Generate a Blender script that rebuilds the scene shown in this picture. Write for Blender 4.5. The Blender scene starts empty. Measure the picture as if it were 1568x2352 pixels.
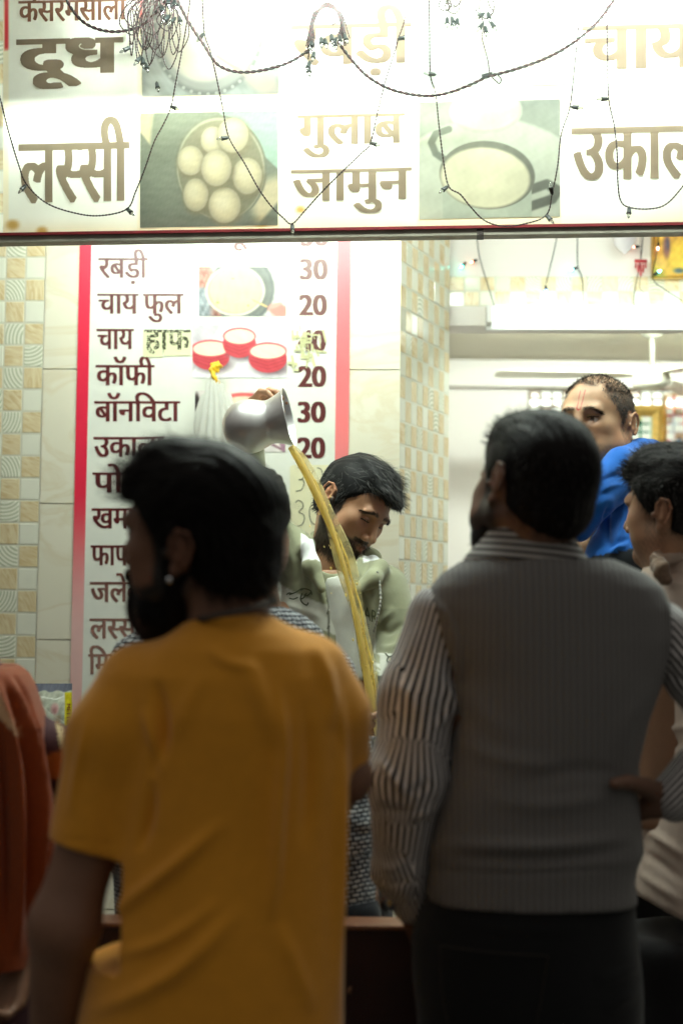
import bpy, math, random
import numpy as np
from mathutils import Vector, Matrix
from mathutils.bvhtree import BVHTree
rnd = random.Random(7)
nrng = np.random.default_rng(11)
SC = bpy.context.scene
COL = SC.collection
rad = math.radians

# ------------------------------------------------------------------ camera
TH, ROLL = rad(3.92), rad(0.6)
CAMP = np.array([0.0, 0.0, 1.42])
_f = np.array([0, math.cos(TH), math.sin(TH)])
_r0 = np.array([1.0, 0, 0]); _u0 = np.array([0, -math.sin(TH), math.cos(TH)])
_r = _r0*math.cos(ROLL) + _u0*math.sin(ROLL)
_u = _u0*math.cos(ROLL) - _r0*math.sin(ROLL)
cam = bpy.data.cameras.new('camera'); camo = bpy.data.objects.new('camera', cam); COL.objects.link(camo)
cam.sensor_fit = 'VERTICAL'; cam.sensor_height = 36; cam.lens = 50; cam.clip_end = 200; cam.clip_start = .05
camo.matrix_world = Matrix([[_r[i], _u[i], -_f[i], CAMP[i]] for i in range(3)] + [[0, 0, 0, 1]])
cam.dof.use_dof = True; cam.dof.focus_distance = 3.42; cam.dof.aperture_fstop = 1.8
SC.camera = camo
# ------------------------------------------------------------------ night air and exposure
wd = bpy.data.worlds.new('World'); SC.world = wd; wd.use_nodes = True
wd.node_tree.nodes['Background'].inputs[0].default_value = (1.0, .93, .83, 1)
_n = wd.node_tree.nodes; _l = wd.node_tree.links; _t = _n.new('ShaderNodeTexCoord'); _s = _n.new('ShaderNodeSeparateXYZ'); _m = _n.new('ShaderNodeMapRange')
_m.inputs[1].default_value = -.15; _m.inputs[2].default_value = 1.0; _m.inputs[3].default_value = .003; _m.inputs[4].default_value = .205      # sky gradient, brighter overhead, added as fill on the street crowd
_l.new(_t.outputs['Generated'], _s.inputs[0]); _l.new(_s.outputs['Z'], _m.inputs[0]); _l.new(_m.outputs[0], _n['Background'].inputs[1])
SC.view_settings.view_transform = 'Standard'; SC.view_settings.look = 'None'
SC.view_settings.exposure = 1.0; SC.view_settings.gamma = 1.0
TUBE_BACK, TUBE_ROOM, FILL_HALL, TUBE_SIGN = 47.0, 2.2, 52.0, 76.0
LAMPC = (.88, 1.0, .91)
SC.cycles.max_bounces = 7; SC.cycles.diffuse_bounces = 4; SC.cycles.transmission_bounces = 5
SC.cycles.transparent_max_bounces = 8; SC.cycles.use_denoising = True; SC.cycles.sample_clamp_indirect = 4; SC.cycles.use_adaptive_sampling = False

# ------------------------------------------------------------------ the photograph's rays -> places (unit: pixel of a 1568 x 2352 view)
FP = 2352*50/36
def ray(px, py):
    return _f + _r*((px-784)/FP) + _u*((1176-py)/FP)
def W(px, py, Y):
    d = ray(px, py); return CAMP + d*(Y/d[1])
class Plane:
    def __init__(s, Y, yaw, px=784, py=1400):
        s.o = W(px, py, Y); a = rad(yaw)
        s.u = np.array([math.cos(a), -math.sin(a), 0]); s.n = np.array([-math.sin(a), -math.cos(a), 0])
    def at(s, px, py, off=0.0):
        d = ray(px, py); o = s.o + s.n*off
        return CAMP + d*(np.dot(o-CAMP, s.n)/np.dot(d, s.n))
WALL = Plane(4.0, 2.8)
BAN = Plane(3.30, 5.6)
LINT = Plane(4.45, 2.8)
def project(V):
    d = np.asarray(V)-CAMP; z = d@_f
    return np.stack([784+FP*(d@_r)/z, 1176-FP*(d@_u)/z], -1)

# ------------------------------------------------------------------ materials
def lin(r, g, b):
    return tuple((c/255/12.92 if c/255 <= .04045 else ((c/255+.055)/1.055)**2.4) for c in (r, g, b))
def mat(name, col=(.5, .5, .5), rough=.6, metal=0.0, attr=None, noise=0.0, nscale=40, bump=0.0, bscale=200, sheen=0.0, spec=.5, build=None, trans=0.0, subs=0.0):
    m = bpy.data.materials.new(name); m.use_nodes = True
    nt = m.node_tree; N = nt.nodes; L = nt.links; p = N['Principled BSDF']
    p.inputs['Roughness'].default_value = rough; p.inputs['Metallic'].default_value = metal
    p.inputs['Specular IOR Level'].default_value = spec
    if sheen: p.inputs['Sheen Weight'].default_value = sheen
    if trans: p.inputs['Transmission Weight'].default_value = trans
    if subs:
        p.inputs['Subsurface Weight'].default_value = subs; p.inputs['Subsurface Radius'].default_value = (.012, .005, .003); p.inputs['Subsurface Scale'].default_value = .5
    if attr:
        a = N.new('ShaderNodeAttribute'); a.attribute_name = attr; src = a.outputs['Color']
    else:
        c = N.new('ShaderNodeRGB'); c.outputs[0].default_value = (*col, 1); src = c.outputs[0]
    tc = N.new('ShaderNodeTexCoord')
    if noise:
        n = N.new('ShaderNodeTexNoise'); n.inputs['Scale'].default_value = nscale; n.inputs['Detail'].default_value = 5
        L.new(tc.outputs['Object'], n.inputs['Vector'])
        mr = N.new('ShaderNodeMapRange'); mr.inputs[1].default_value = .25; mr.inputs[2].default_value = .75
        mr.inputs[3].default_value = 1-noise; mr.inputs[4].default_value = 1+noise
        L.new(n.outputs['Fac'], mr.inputs[0])
        mx = N.new('ShaderNodeVectorMath'); mx.operation = 'MULTIPLY'
        L.new(src, mx.inputs[0]); L.new(mr.outputs[0], mx.inputs[1]); src = mx.outputs[0]
    L.new(src, p.inputs['Base Color'])
    if bump:
        n2 = N.new('ShaderNodeTexNoise'); n2.inputs['Scale'].default_value = bscale; n2.inputs['Detail'].default_value = 3
        L.new(tc.outputs['Object'], n2.inputs['Vector'])
        b = N.new('ShaderNodeBump'); b.inputs['Strength'].default_value = bump; b.inputs['Distance'].default_value = .002
        L.new(n2.outputs['Fac'], b.inputs['Height']); L.new(b.outputs[0], p.inputs['Normal'])
    if build: build(nt, N, L, p, src)
    return m
def glow(name, col, s):
    m = bpy.data.materials.new(name); m.use_nodes = True; N = m.node_tree.nodes
    p = N['Principled BSDF']; p.inputs['Base Color'].default_value = (*col, 1)
    p.inputs['Emission Color'].default_value = (*col, 1); p.inputs['Emission Strength'].default_value = s
    return m
def translucent(name, attr, t=.6, noise=.05):
    m = bpy.data.materials.new(name); m.use_nodes = True; nt = m.node_tree; N = nt.nodes; L = nt.links
    N.remove(N['Principled BSDF'])
    a = N.new('ShaderNodeAttribute'); a.attribute_name = attr
    tc = N.new('ShaderNodeTexCoord'); n = N.new('ShaderNodeTexNoise'); n.inputs['Scale'].default_value = 9; n.inputs['Detail'].default_value = 8
    L.new(tc.outputs['Object'], n.inputs['Vector'])
    mr = N.new('ShaderNodeMapRange'); mr.inputs[1].default_value = .3; mr.inputs[2].default_value = .7; mr.inputs[3].default_value = 1-noise; mr.inputs[4].default_value = 1
    L.new(n.outputs['Fac'], mr.inputs[0])
    mx = N.new('ShaderNodeVectorMath'); mx.operation = 'MULTIPLY'; L.new(a.outputs['Color'], mx.inputs[0]); L.new(mr.outputs[0], mx.inputs[1])
    d = N.new('ShaderNodeBsdfDiffuse'); tr = N.new('ShaderNodeBsdfTranslucent'); s = N.new('ShaderNodeMixShader'); s.inputs[0].default_value = t
    L.new(mx.outputs[0], d.inputs[0]); L.new(mx.outputs[0], tr.inputs[0]); L.new(d.outputs[0], s.inputs[1]); L.new(tr.outputs[0], s.inputs[2])
    L.new(s.outputs[0], N['Material Output'].inputs['Surface'])
    return m

# ------------------------------------------------------------------ objects
def mesh_obj(name, V, F, m, parent=None, col=None, attrs=None, smooth=True, mats=None, fmat=None):
    V = np.asarray(V, float).reshape(-1, 3)
    if parent is not None:
        q = parent
        while q is not None:
            V = V - np.array(q.location); q = q.parent
    me = bpy.data.meshes.new(name)
    me.from_pydata(V.tolist(), [], F.tolist() if isinstance(F, np.ndarray) else F)
    for mm in (mats or [m]): me.materials.append(mm)
    if fmat is not None: me.polygons.foreach_set('material_index', np.asarray(fmat, dtype=np.int32))
    if col is not None:
        a = me.color_attributes.new('Col', 'FLOAT_COLOR', 'POINT')
        c = np.ones((len(V), 4), np.float32); c[:, :3] = col; a.data.foreach_set('color', c.ravel())
    for k, v in (attrs or {}).items():
        a = me.attributes.new(k, 'FLOAT_VECTOR', 'POINT'); a.data.foreach_set('vector', np.asarray(v, np.float32).ravel())
    me.update()
    if smooth: me.polygons.foreach_set('use_smooth', np.ones(len(me.polygons), bool))
    o = bpy.data.objects.new(name, me); COL.objects.link(o); o.parent = parent
    return o
def thing(name, label, cat, loc=(0, 0, 0), group=None):
    o = bpy.data.objects.new(name, None); COL.objects.link(o); o.empty_display_size = .1
    o.location = Vector([float(c) for c in loc]); tag(o, label, cat, group); return o
def tag(o, label, cat, group=None):
    o['label'] = label; o['category'] = cat
    if group: o['group'] = group
    return o
def struct(o): o['kind'] = 'structure'; return o
class MB:
    """collects pieces of one mesh"""
    def __init__(s): s.V = []; s.F = []; s.C = []; s.M = []; s.n = 0
    def add(s, V, F, c=(1, 1, 1), mi=0):
        V = np.asarray(V, float).reshape(-1, 3); k = s.n
        s.V.append(V); s.F += [[i+k for i in f] for f in F]; s.n += len(V)
        c = np.asarray(c, float); s.C.append(np.broadcast_to(c, (len(V), 3)) if c.ndim == 1 else c); s.M += [mi]*len(F)
    def quad(s, a, b, c, d, col=(1, 1, 1), mi=0): s.add([a, b, c, d], [[0, 1, 2, 3]], col, mi)
    def box(s, o, ax, ay, az, col=(1, 1, 1), mi=0):
        o, ax, ay, az = (np.asarray(q, float) for q in (o, ax, ay, az))
        V = [o+ax*i+ay*j+az*k for k in (0, 1) for j in (0, 1) for i in (0, 1)]
        s.add(V, [[0, 2, 3, 1], [4, 5, 7, 6], [0, 1, 5, 4], [2, 6, 7, 3], [0, 4, 6, 2], [1, 3, 7, 5]], col, mi)
    def tube(s, P, r, n=6, col=(1, 1, 1), mi=0, cap=True):
        P = np.asarray(P, float); r = np.broadcast_to(np.asarray(r, float), (len(P),))
        T = np.gradient(P, axis=0); T /= np.linalg.norm(T, axis=1)[:, None]+1e-12
        up = np.array([.31, .22, .92]); A = np.cross(T, up); A /= np.linalg.norm(A, axis=1)[:, None]+1e-12; B = np.cross(T, A)
        t = np.arange(n)*2*math.pi/n
        V = P[:, None]+r[:, None, None]*(np.cos(t)[None, :, None]*A[:, None]+np.sin(t)[None, :, None]*B[:, None])
        F = [[i*n+j, i*n+(j+1) % n, (i+1)*n+(j+1) % n, (i+1)*n+j] for i in range(len(P)-1) for j in range(n)]
        if cap: F += [list(range(n))[::-1], [(len(P)-1)*n+j for j in range(n)]]
        s.add(V, F, col, mi)
    def lathe(s, o, axis, prof, n=40, col=(1, 1, 1), mi=0):
        o = np.asarray(o, float); a = np.asarray(axis, float); a /= np.linalg.norm(a)
        x = np.cross(a, [.1, .2, .97]); x /= np.linalg.norm(x); y = np.cross(a, x); t = np.arange(n)*2*math.pi/n
        V = np.array([[o+a*p[0]+p[1]*(math.cos(q)*x+math.sin(q)*y) for q in t] for p in prof])
        F = [[i*n+j, i*n+(j+1) % n, (i+1)*n+(j+1) % n, (i+1)*n+j] for i in range(len(prof)-1) for j in range(n)]
        s.add(V, F, col, mi)
    def obj(s, name, m, parent=None, smooth=False, mats=None, col=True):
        return mesh_obj(name, np.concatenate(s.V), s.F, m, parent, np.concatenate(s.C) if col else None, None, smooth, mats, s.M if mats else None)
def spline(P, n=8):
    P = np.asarray(P, float); k = len(P); out = []
    Q = np.vstack([2*P[0]-P[1], P, 2*P[-1]-P[-2]])
    for i in range(k-1):
        p0, p1, p2, p3 = Q[i:i+4]
        for t in np.arange(n)/n:
            out.append(.5*((2*p1)+(-p0+p2)*t+(2*p0-5*p1+4*p2-p3)*t*t+(-p0+3*p1-3*p2+p3)*t**3))
    out.append(P[-1]); return np.array(out)
def sst(a, b, x):
    t = np.clip((x-a)/(b-a), 0, 1); return t*t*(3-2*t)
def vnoise(V, s, seed=0):
    """cheap smooth noise from sines, about -1..1"""
    g = np.random.default_rng(seed); o = 0
    for k in range(7):
        d = g.normal(size=3); d /= np.linalg.norm(d); o = o+np.sin((V@d)*s*g.uniform(.6, 1.7)+g.uniform(0, 6.28))
    return o/3.2

# ------------------------------------------------------------------ distance-field sculpting
class Field:
    def __init__(s, lo, hi, h):
        s.lo = np.asarray(lo, float); s.h = h; n = np.ceil((np.asarray(hi)-s.lo)/h).astype(int)+1
        s.ax = [(s.lo[i]+np.arange(n[i])*h).astype(np.float32) for i in range(3)]
        s.F = np.full(tuple(n), .3, np.float32)
    def _sl(s, lo, hi):
        r = []
        for i in range(3):
            a = max(0, int((lo[i]-s.lo[i])/s.h)-1); b = min(len(s.ax[i]), int((hi[i]-s.lo[i])/s.h)+3)
            if b <= a: return None
            r.append(slice(a, b))
        return tuple(r)
    def grid(s, sl): return (s.ax[0][sl[0]][:, None, None], s.ax[1][sl[1]][None, :, None], s.ax[2][sl[2]][None, None, :])
    def comb(s, fn, lo, hi, k=.01, sub=False, inter=False):
        m = k+2*s.h; sl = s._sl(np.asarray(lo)-m, np.asarray(hi)+m)
        if sl is None: return
        a = s.F[sl]; b = fn(*s.grid(sl)).astype(np.float32)
        if sub or inter:
            b = -b if sub else b
            if k > 0:
                q = np.clip(.5-.5*(a-b)/k, 0, 1); s.F[sl] = a*(1-q)+b*q+k*q*(1-q)
            else: s.F[sl] = np.maximum(a, b)
        elif k > 0:
            q = np.clip(.5+.5*(a-b)/k, 0, 1); s.F[sl] = a*(1-q)+b*q-k*q*(1-q)
        else: s.F[sl] = np.minimum(a, b)
    def cone(s, a, b, ra, rb, k=.01, sub=False):
        a = np.asarray(a, float); b = np.asarray(b, float); ab = b-a; L = max(ab@ab, 1e-12); R = max(ra, rb)
        def fn(x, y, z):
            t = np.clip(((x-a[0])*ab[0]+(y-a[1])*ab[1]+(z-a[2])*ab[2])/L, 0, 1)
            return np.sqrt((x-a[0]-t*ab[0])**2+(y-a[1]-t*ab[1])**2+(z-a[2]-t*ab[2])**2)-(ra+(rb-ra)*t)
        s.comb(fn, np.minimum(a, b)-R, np.maximum(a, b)+R, k, sub)
    def chain(s, P, R, k=.01, kk=.004):
        for i in range(len(P)-1): s.cone(P[i], P[i+1], R[i], R[i+1], k if i == 0 else kk)
    def ell(s, c, r, k=.01, M=None, sub=False):
        c = np.asarray(c, float); r = np.asarray(r, float); rm = r.max()
        def fn(x, y, z):
            X, Y, Z = x-c[0], y-c[1], z-c[2]
            if M is not None: X, Y, Z = (M[0, i]*X+M[1, i]*Y+M[2, i]*Z for i in range(3))
            n = np.sqrt((X/r[0])**2+(Y/r[1])**2+(Z/r[2])**2); g = np.sqrt((X/r[0]**2)**2+(Y/r[1]**2)**2+(Z/r[2]**2)**2)+1e-6
            return n*(n-1)/g
        s.comb(fn, c-rm, c+rm, k, sub)
    def loft(s, sl, k=.02, e=2.4, yaw=0.0, cap=.0):
        """slices (centre xyz, rx, ry) from any order, an upright body"""
        sl = sorted(sl, key=lambda q: q[0][2]); z = np.array([q[0][2] for q in sl])
        cx, cy = np.array([q[0][0] for q in sl]), np.array([q[0][1] for q in sl]); rx, ry = np.array([q[1] for q in sl]), np.array([q[2] for q in sl])
        ca, sa = math.cos(yaw), math.sin(yaw)
        def fn(x, y, zz):
            v = zz[0, 0]; CX, CY, RX, RY = (np.interp(v, z, q)[None, None, :] for q in (cx, cy, rx, ry))
            X, Y = x-CX, y-CY; X, Y = X*ca+Y*sa, -X*sa+Y*ca
            n = (np.abs(X/RX)**e+np.abs(Y/RY)**e+1e-9)**(1/e)
            d = (n-1)*np.minimum(RX, RY)
            return np.maximum(d, np.maximum(zz-z[-1], z[0]-zz)+0*d)
        R = max(rx.max(), ry.max())
        s.comb(fn, (cx.min()-R, cy.min()-R, z[0]), (cx.max()+R, cy.max()+R, z[-1]), k)
    def cutz(s, z, above=True, k=.004):
        s.comb(lambda x, y, zz: ((zz-z) if above else (z-zz))+0*x+0*y, (s.ax[0][0], s.ax[1][0], s.ax[2][0]), (s.ax[0][-1], s.ax[1][-1], s.ax[2][-1]), k, inter=True)
    def mesh(s):
        F = s.F; h = s.h; S = F < 0; nx, ny, nz = F.shape
        c = np.zeros((nx-1, ny-1, nz-1), np.uint8)
        for i in (0, 1):
            for j in (0, 1):
                for k in (0, 1): c += S[i:nx-1+i, j:ny-1+j, k:nz-1+k]
        I = np.argwhere((c > 0) & (c < 8)); idx = np.full(c.shape, -1, np.int32); idx[tuple(I.T)] = np.arange(len(I))
        P = np.zeros((len(I), 3)); cnt = np.zeros(len(I))
        cor = [(i, j, k) for i in (0, 1) for j in (0, 1) for k in (0, 1)]
        val = {q: F[I[:, 0]+q[0], I[:, 1]+q[1], I[:, 2]+q[2]].astype(float) for q in cor}
        for a in cor:
            for d in range(3):
                if a[d]: continue
                b = list(a); b[d] = 1; b = tuple(b); va, vb = val[a], val[b]; m = (va < 0) != (vb < 0)
                t = np.where(m, va/(va-vb+1e-12), 0); p = np.tile(np.array(a, float), (len(I), 1)); p[:, d] = t
                P[m] += p[m]; cnt[m] += 1
        V = s.lo+(I+P/cnt[:, None])*h
        Fc = []
        for d in range(3):
            e1, e2 = [(1, 2), (2, 0), (0, 1)][d]
            A = [slice(None)]*3; B = [slice(None)]*3; A[d] = slice(0, -1); B[d] = slice(1, None)
            sa, sb = S[tuple(A)], S[tuple(B)]; Q = np.argwhere(sa != sb)
            Q = Q[(Q[:, e1] > 0) & (Q[:, e2] > 0) & (Q[:, e1] < F.shape[e1]-1) & (Q[:, e2] < F.shape[e2]-1)]
            if not len(Q): continue
            def g(o1, o2):
                R = Q.copy(); R[:, e1] += o1; R[:, e2] += o2; return idx[tuple(R.T)]
            q = np.stack([g(-1, -1), g(0, -1), g(0, 0), g(-1, 0)], 1)
            fl = ~sa[tuple(Q.T)]; q[fl] = q[fl][:, ::-1]; Fc.append(q)
        Fc = np.concatenate(Fc); Fc = Fc[(Fc >= 0).all(1)]
        return V, Fc
def vnorm(V, F):
    n = np.zeros_like(V); fn = np.cross(V[F[:, 2]]-V[F[:, 0]], V[F[:, 3]]-V[F[:, 1]])
    for i in range(4): np.add.at(n, F[:, i], fn)
    return n/(np.linalg.norm(n, axis=1)[:, None]+1e-12)
def relax(V, F, it=2, f=.5):
    for _ in range(it):
        s = np.zeros_like(V); c = np.zeros(len(V))
        for i in range(4):
            for j in ((i+1) % 4, (i-1) % 4): np.add.at(s, F[:, i], V[F[:, j]]); np.add.at(c, F[:, i], 1)
        V = V*(1-f)+f*s/np.maximum(c, 1)[:, None]
    return V
def join(parts):
    Vs, Fs, n = [], [], 0
    for V, F in parts: Vs.append(V); Fs.append(F+n); n += len(V)
    return np.concatenate(Vs), np.concatenate(Fs)
def pdist(P, line):
    """distance from 2-D points to a polyline and the arc position 0..1"""
    line = np.asarray(line, float); L = np.r_[0, np.cumsum(np.linalg.norm(np.diff(line, axis=0), axis=1))]
    best = np.full(len(P), 1e9); arc = np.zeros(len(P)); side = np.zeros(len(P))
    for i in range(len(line)-1):
        a, b = line[i], line[i+1]; ab = b-a; t = np.clip(((P-a)@ab)/(ab@ab), 0, 1); q = P-a-t[:, None]*ab; d = np.linalg.norm(q, axis=1)
        m = d < best; best[m] = d[m]; arc[m] = (L[i]+t[m]*(L[i+1]-L[i]))/L[-1]; side[m] = np.sign(ab[0]*q[m, 1]-ab[1]*q[m, 0])
    return best, arc, side
def folds(V, F, lst):
    """raise soft creases (polyline in view pixels, width, height in m) on the side of a garment that faces the street"""
    N = vnorm(V, F); P = project(V); front = sst(-.1, .35, -(N[:, 1])); out = V.copy()
    for line, w, amp in lst:
        d, t, sd = pdist(P, spline(line, 6)); out = out+N*(amp*np.exp(-(d/w)**2)*front*np.sin(np.clip(t, 0, 1)*math.pi))[:, None]
    return out
def Rm(yaw, pitch, roll):
    cy, sy = math.cos(yaw), math.sin(yaw); cp, sp = math.cos(pitch), math.sin(pitch); cr, sr = math.cos(roll), math.sin(roll)
    return np.array([[cy, -sy, 0], [sy, cy, 0], [0, 0, 1]])@np.array([[1, 0, 0], [0, cp, -sp], [0, sp, cp]])@np.array([[cr, 0, sr], [0, 1, 0], [-sr, 0, cr]])
# ------------------------------------------------------------------ setting: street, shop floor, shell of the shop
M_STREET = mat('street_concrete', (.10, .095, .085), .85, noise=.3, nscale=6, bump=.5, bscale=60)
M_FLOOR = mat('shop_floor_stone', (.22, .20, .17), .5, noise=.2, nscale=8)
M_PAINT = mat('white_wall_paint', lin(238, 232, 226), .75, noise=.04, nscale=3, bump=.15, bscale=120)
M_PLAIN = mat('plain_ceiling_paint', lin(214, 208, 190), .8, noise=.06, nscale=3)
M_DARK = mat('dark_board', (.03, .022, .018), .5, noise=.3, nscale=20)
M_STEEL = mat('steel', (.62, .64, .62), .22, 1.0, noise=.08, nscale=30)
M_BLACKP = mat('black_plastic', (.012, .014, .012), .4)
def plane_sheet(z, x0, x1, y0, y1, name, m):
    b = MB(); b.quad((x0, y0, z), (x1, y0, z), (x1, y1, z), (x0, y1, z)); return b.obj(name, m)
struct(plane_sheet(0, -40, 40, -40, 60, 'ground', M_STREET))
b = MB(); b.box((-2.2, 3.08, .004), (5.2, 0, 0), (0, 4.2, 0), (0, 0, .18)); struct(b.obj('shop_floor', M_FLOOR))

def tile_mat(name, kind):
    def bl(nt, N, L, p, src):
        a = N.new('ShaderNodeAttribute'); a.attribute_name = 'tc'
        sp = N.new('ShaderNodeSeparateXYZ'); L.new(a.outputs['Vector'], sp.inputs[0])
        ang = N.new('ShaderNodeMath'); ang.operation = 'MULTIPLY'; ang.inputs[1].default_value = 6.28 if kind == 'rib' else 1.6; L.new(sp.outputs['Z'], ang.inputs[0])
        vr = N.new('ShaderNodeVectorRotate'); vr.rotation_type = 'Z_AXIS'; L.new(a.outputs['Vector'], vr.inputs['Vector']); L.new(ang.outputs[0], vr.inputs['Angle'])
        w = N.new('ShaderNodeTexWave'); L.new(vr.outputs[0], w.inputs['Vector'])
        r = N.new('ShaderNodeValToRGB'); L.new(w.outputs['Fac'], r.inputs[0])
        if kind == 'rib':
            of = N.new('ShaderNodeVectorMath'); of.inputs[1].default_value = (.75, .7, 0); L.new(vr.outputs[0], of.inputs[0]); L.new(of.outputs[0], w.inputs['Vector'])
            w.wave_type = 'RINGS'; w.rings_direction = 'SPHERICAL'
            w.inputs['Scale'].default_value = 2.0; w.inputs['Distortion'].default_value = 1.0; w.inputs['Detail Scale'].default_value = .6; w.inputs['Detail'].default_value = 0
            r.color_ramp.elements[0].color = (*lin(196, 200, 174), 1); r.color_ramp.elements[0].position = .3
            r.color_ramp.elements[1].color = (*lin(240, 240, 224), 1); r.color_ramp.elements[1].position = .6
        else:
            mp = N.new('ShaderNodeMapping'); mp.inputs['Scale'].default_value = (1.0, 5.0, 9.0); L.new(vr.outputs[0], mp.inputs[0])
            nz = N.new('ShaderNodeTexNoise'); nz.inputs['Scale'].default_value = 1.3; nz.inputs['Detail'].default_value = 4; nz.inputs['Distortion'].default_value = .8; L.new(mp.outputs[0], nz.inputs['Vector'])
            sc = N.new('ShaderNodeMapRange'); sc.inputs[1].default_value = .3; sc.inputs[2].default_value = .7; L.new(nz.outputs['Fac'], sc.inputs[0]); L.new(sc.outputs[0], r.inputs[0])
            w.inputs['Scale'].default_value = .7; w.inputs['Distortion'].default_value = 7; w.inputs['Detail'].default_value = 4; w.inputs['Detail Scale'].default_value = 1.6
            r.color_ramp.elements[0].color = (*lin(206, 180, 134), 1); r.color_ramp.elements[1].color = (*lin(236, 224, 190), 1)
            e = r.color_ramp.elements.new(.35); e.color = (*lin(220, 200, 158), 1)
        L.new(r.outputs[0], p.inputs['Base Color'])
        bp = N.new('ShaderNodeBump'); bp.inputs['Strength'].default_value = .4 if kind == 'rib' else .05; bp.inputs['Distance'].default_value = .001; L.new(w.outputs['Fac'], bp.inputs['Height']); L.new(bp.outputs[0], p.inputs['Normal'])
    return mat(name, (.8, .78, .7), .22, build=bl)
M_TW = mat('tile_white_glaze', lin(236, 236, 220), .15, noise=.03, nscale=20)
M_TR = tile_mat('tile_ribbed', 'rib'); M_TB = tile_mat('tile_wood_beige', 'wood')
M_GROUT = mat('grout', lin(214, 212, 194), .8)
def mosaic(name, o, u, v, nu, nv, du, dv, parent, n, seed=0, gap=.0016, off=0):
    """checker of white, ribbed and wood-grain glazed tiles, each a low pillow with its own grain direction"""
    g = np.random.default_rng(seed); o, u, v, n = (np.asarray(q, float) for q in (o, u, v, n))
    V, F, T, M = [], [], [], []
    for i in range(nu):
        for j in range(nv):
            k = 2 if (i+j+off) % 2 == 0 else (1 if i % 2 else 0)
            if k == 0 and g.random() < .06: k = 1
            r = g.random(); c = o+u*(i+.5)*du+v*(j+.5)*dv; b = len(V); t = n*g.normal(0, .0004)
            for s, h in ((.5, 0), (.44, .0016)):
                for a, e in ((-1, -1), (1, -1), (1, 1), (-1, 1)):
                    q = .5-gap/du if s == .5 else s
                    V.append(c+u*a*q*du+v*e*q*dv+n*h+(t if h else 0)); T.append((a*s, e*s, r))
            for e in range(4): F.append([b+e, b+(e+1) % 4, b+4+(e+1) % 4, b+4+e]); M.append(k)
            F.append([b+4, b+5, b+6, b+7]); M.append(k)
    b = len(V)
    for a, e in ((0, 0), (nu, 0), (nu, nv), (0, nv)): V.append(o+u*a*du+v*e*dv+n*.0008); T.append((0, 0, 0))
    F.append([b, b+1, b+2, b+3]); M.append(3)
    return mesh_obj(name, V, F, None, parent, None, {'tc': T}, False, [M_TW, M_TR, M_TB, M_GROUT], M)

Z = np.array([0, 0, 1.0])
def marble_build(nt, N, L, p, src):
    tc = N.new('ShaderNodeTexCoord'); n = N.new('ShaderNodeTexNoise'); n.inputs['Scale'].default_value = 2.2; n.inputs['Detail'].default_value = 8; n.inputs['Distortion'].default_value = 1.8
    mp = N.new('ShaderNodeMapping'); mp.inputs['Rotation'].default_value = (0, .8, 0); mp.inputs['Scale'].default_value = (1, 1, 2.6); L.new(tc.outputs['Object'], mp.inputs[0]); L.new(mp.outputs[0], n.inputs['Vector'])
    r = N.new('ShaderNodeValToRGB'); e = r.color_ramp.elements
    e[0].position = .44; e[0].color = (*lin(238, 233, 214), 1); e[1].position = .56; e[1].color = (*lin(236, 231, 211), 1)
    q = e.new(.5); q.color = (*lin(230, 221, 196), 1)
    L.new(n.outputs['Fac'], r.inputs[0]); L.new(r.outputs[0], p.inputs['Base Color'])
M_MARBLE = mat('cream_marble', (.8, .75, .6), .28, build=marble_build)
# the wall that carries the menu
wl = thing('shop_wall', 'cream marble wall behind the red bordered menu board with checkered mosaic edges', 'wall', WALL.at(500, 2352))
u, n = WALL.u, WALL.n
def wz(py, px=784): return WALL.at(px, py)[2]
zf = .185
def uu(px, py=1200): return float(np.dot(WALL.at(px, py)-WALL.o, u))
b = MB(); ua, ub = uu(-420), uu(917)
b.box(WALL.o+u*ua-n*.2+Z*(zf-WALL.o[2]), u*(ub-ua), n*.19, Z*(3.4-zf)); b.obj('masonry', M_PAINT, wl)
b = MB(); ys = [-700, -400, -88, 224, 537, 849, 1161, 1477, 1790, 2100, 2400]
xs = [92, 180+0*1, 917]
us = [uu(90), uu(505), ub]
us = [uu(90), ub]
for i in range(len(us)-1):
    zs = [3.4]+[wz(y) for y in ys if wz(y) < 3.35]+[zf]
    for j in range(len(zs)-1):
        g = .0005; x0, x1, z0, z1 = us[i]+g, us[i+1]-g, zs[j+1]+g, zs[j]-g
        if z1-z0 < .02: continue
        o = WALL.o+Z*(-WALL.o[2]); e = .0012
        A = [o+u*x0+Z*z0-n*.01, o+u*x1+Z*z0-n*.01, o+u*x1+Z*z1-n*.01, o+u*x0+Z*z1-n*.01]
        B = [o+u*(x0+e)+Z*(z0+e), o+u*(x1-e)+Z*(z0+e), o+u*(x1-e)+Z*(z1-e), o+u*(x0+e)+Z*(z1-e)]
        b.add(A+B, [[4, 5, 6, 7], [0, 1, 5, 4], [1, 2, 6, 5], [2, 3, 7, 6], [3, 0, 4, 7]])
b.obj('marble_slabs', M_MARBLE, wl)
du, dv = .0575, .0640
o = WALL.o+u*(uu(90)-7*du)+Z*(zf-WALL.o[2])-n*.004
mosaic('mosaic_strip', o, u, Z, 7, int((3.3-zf)/dv), du, dv, wl, n, 3, off=1)
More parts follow.
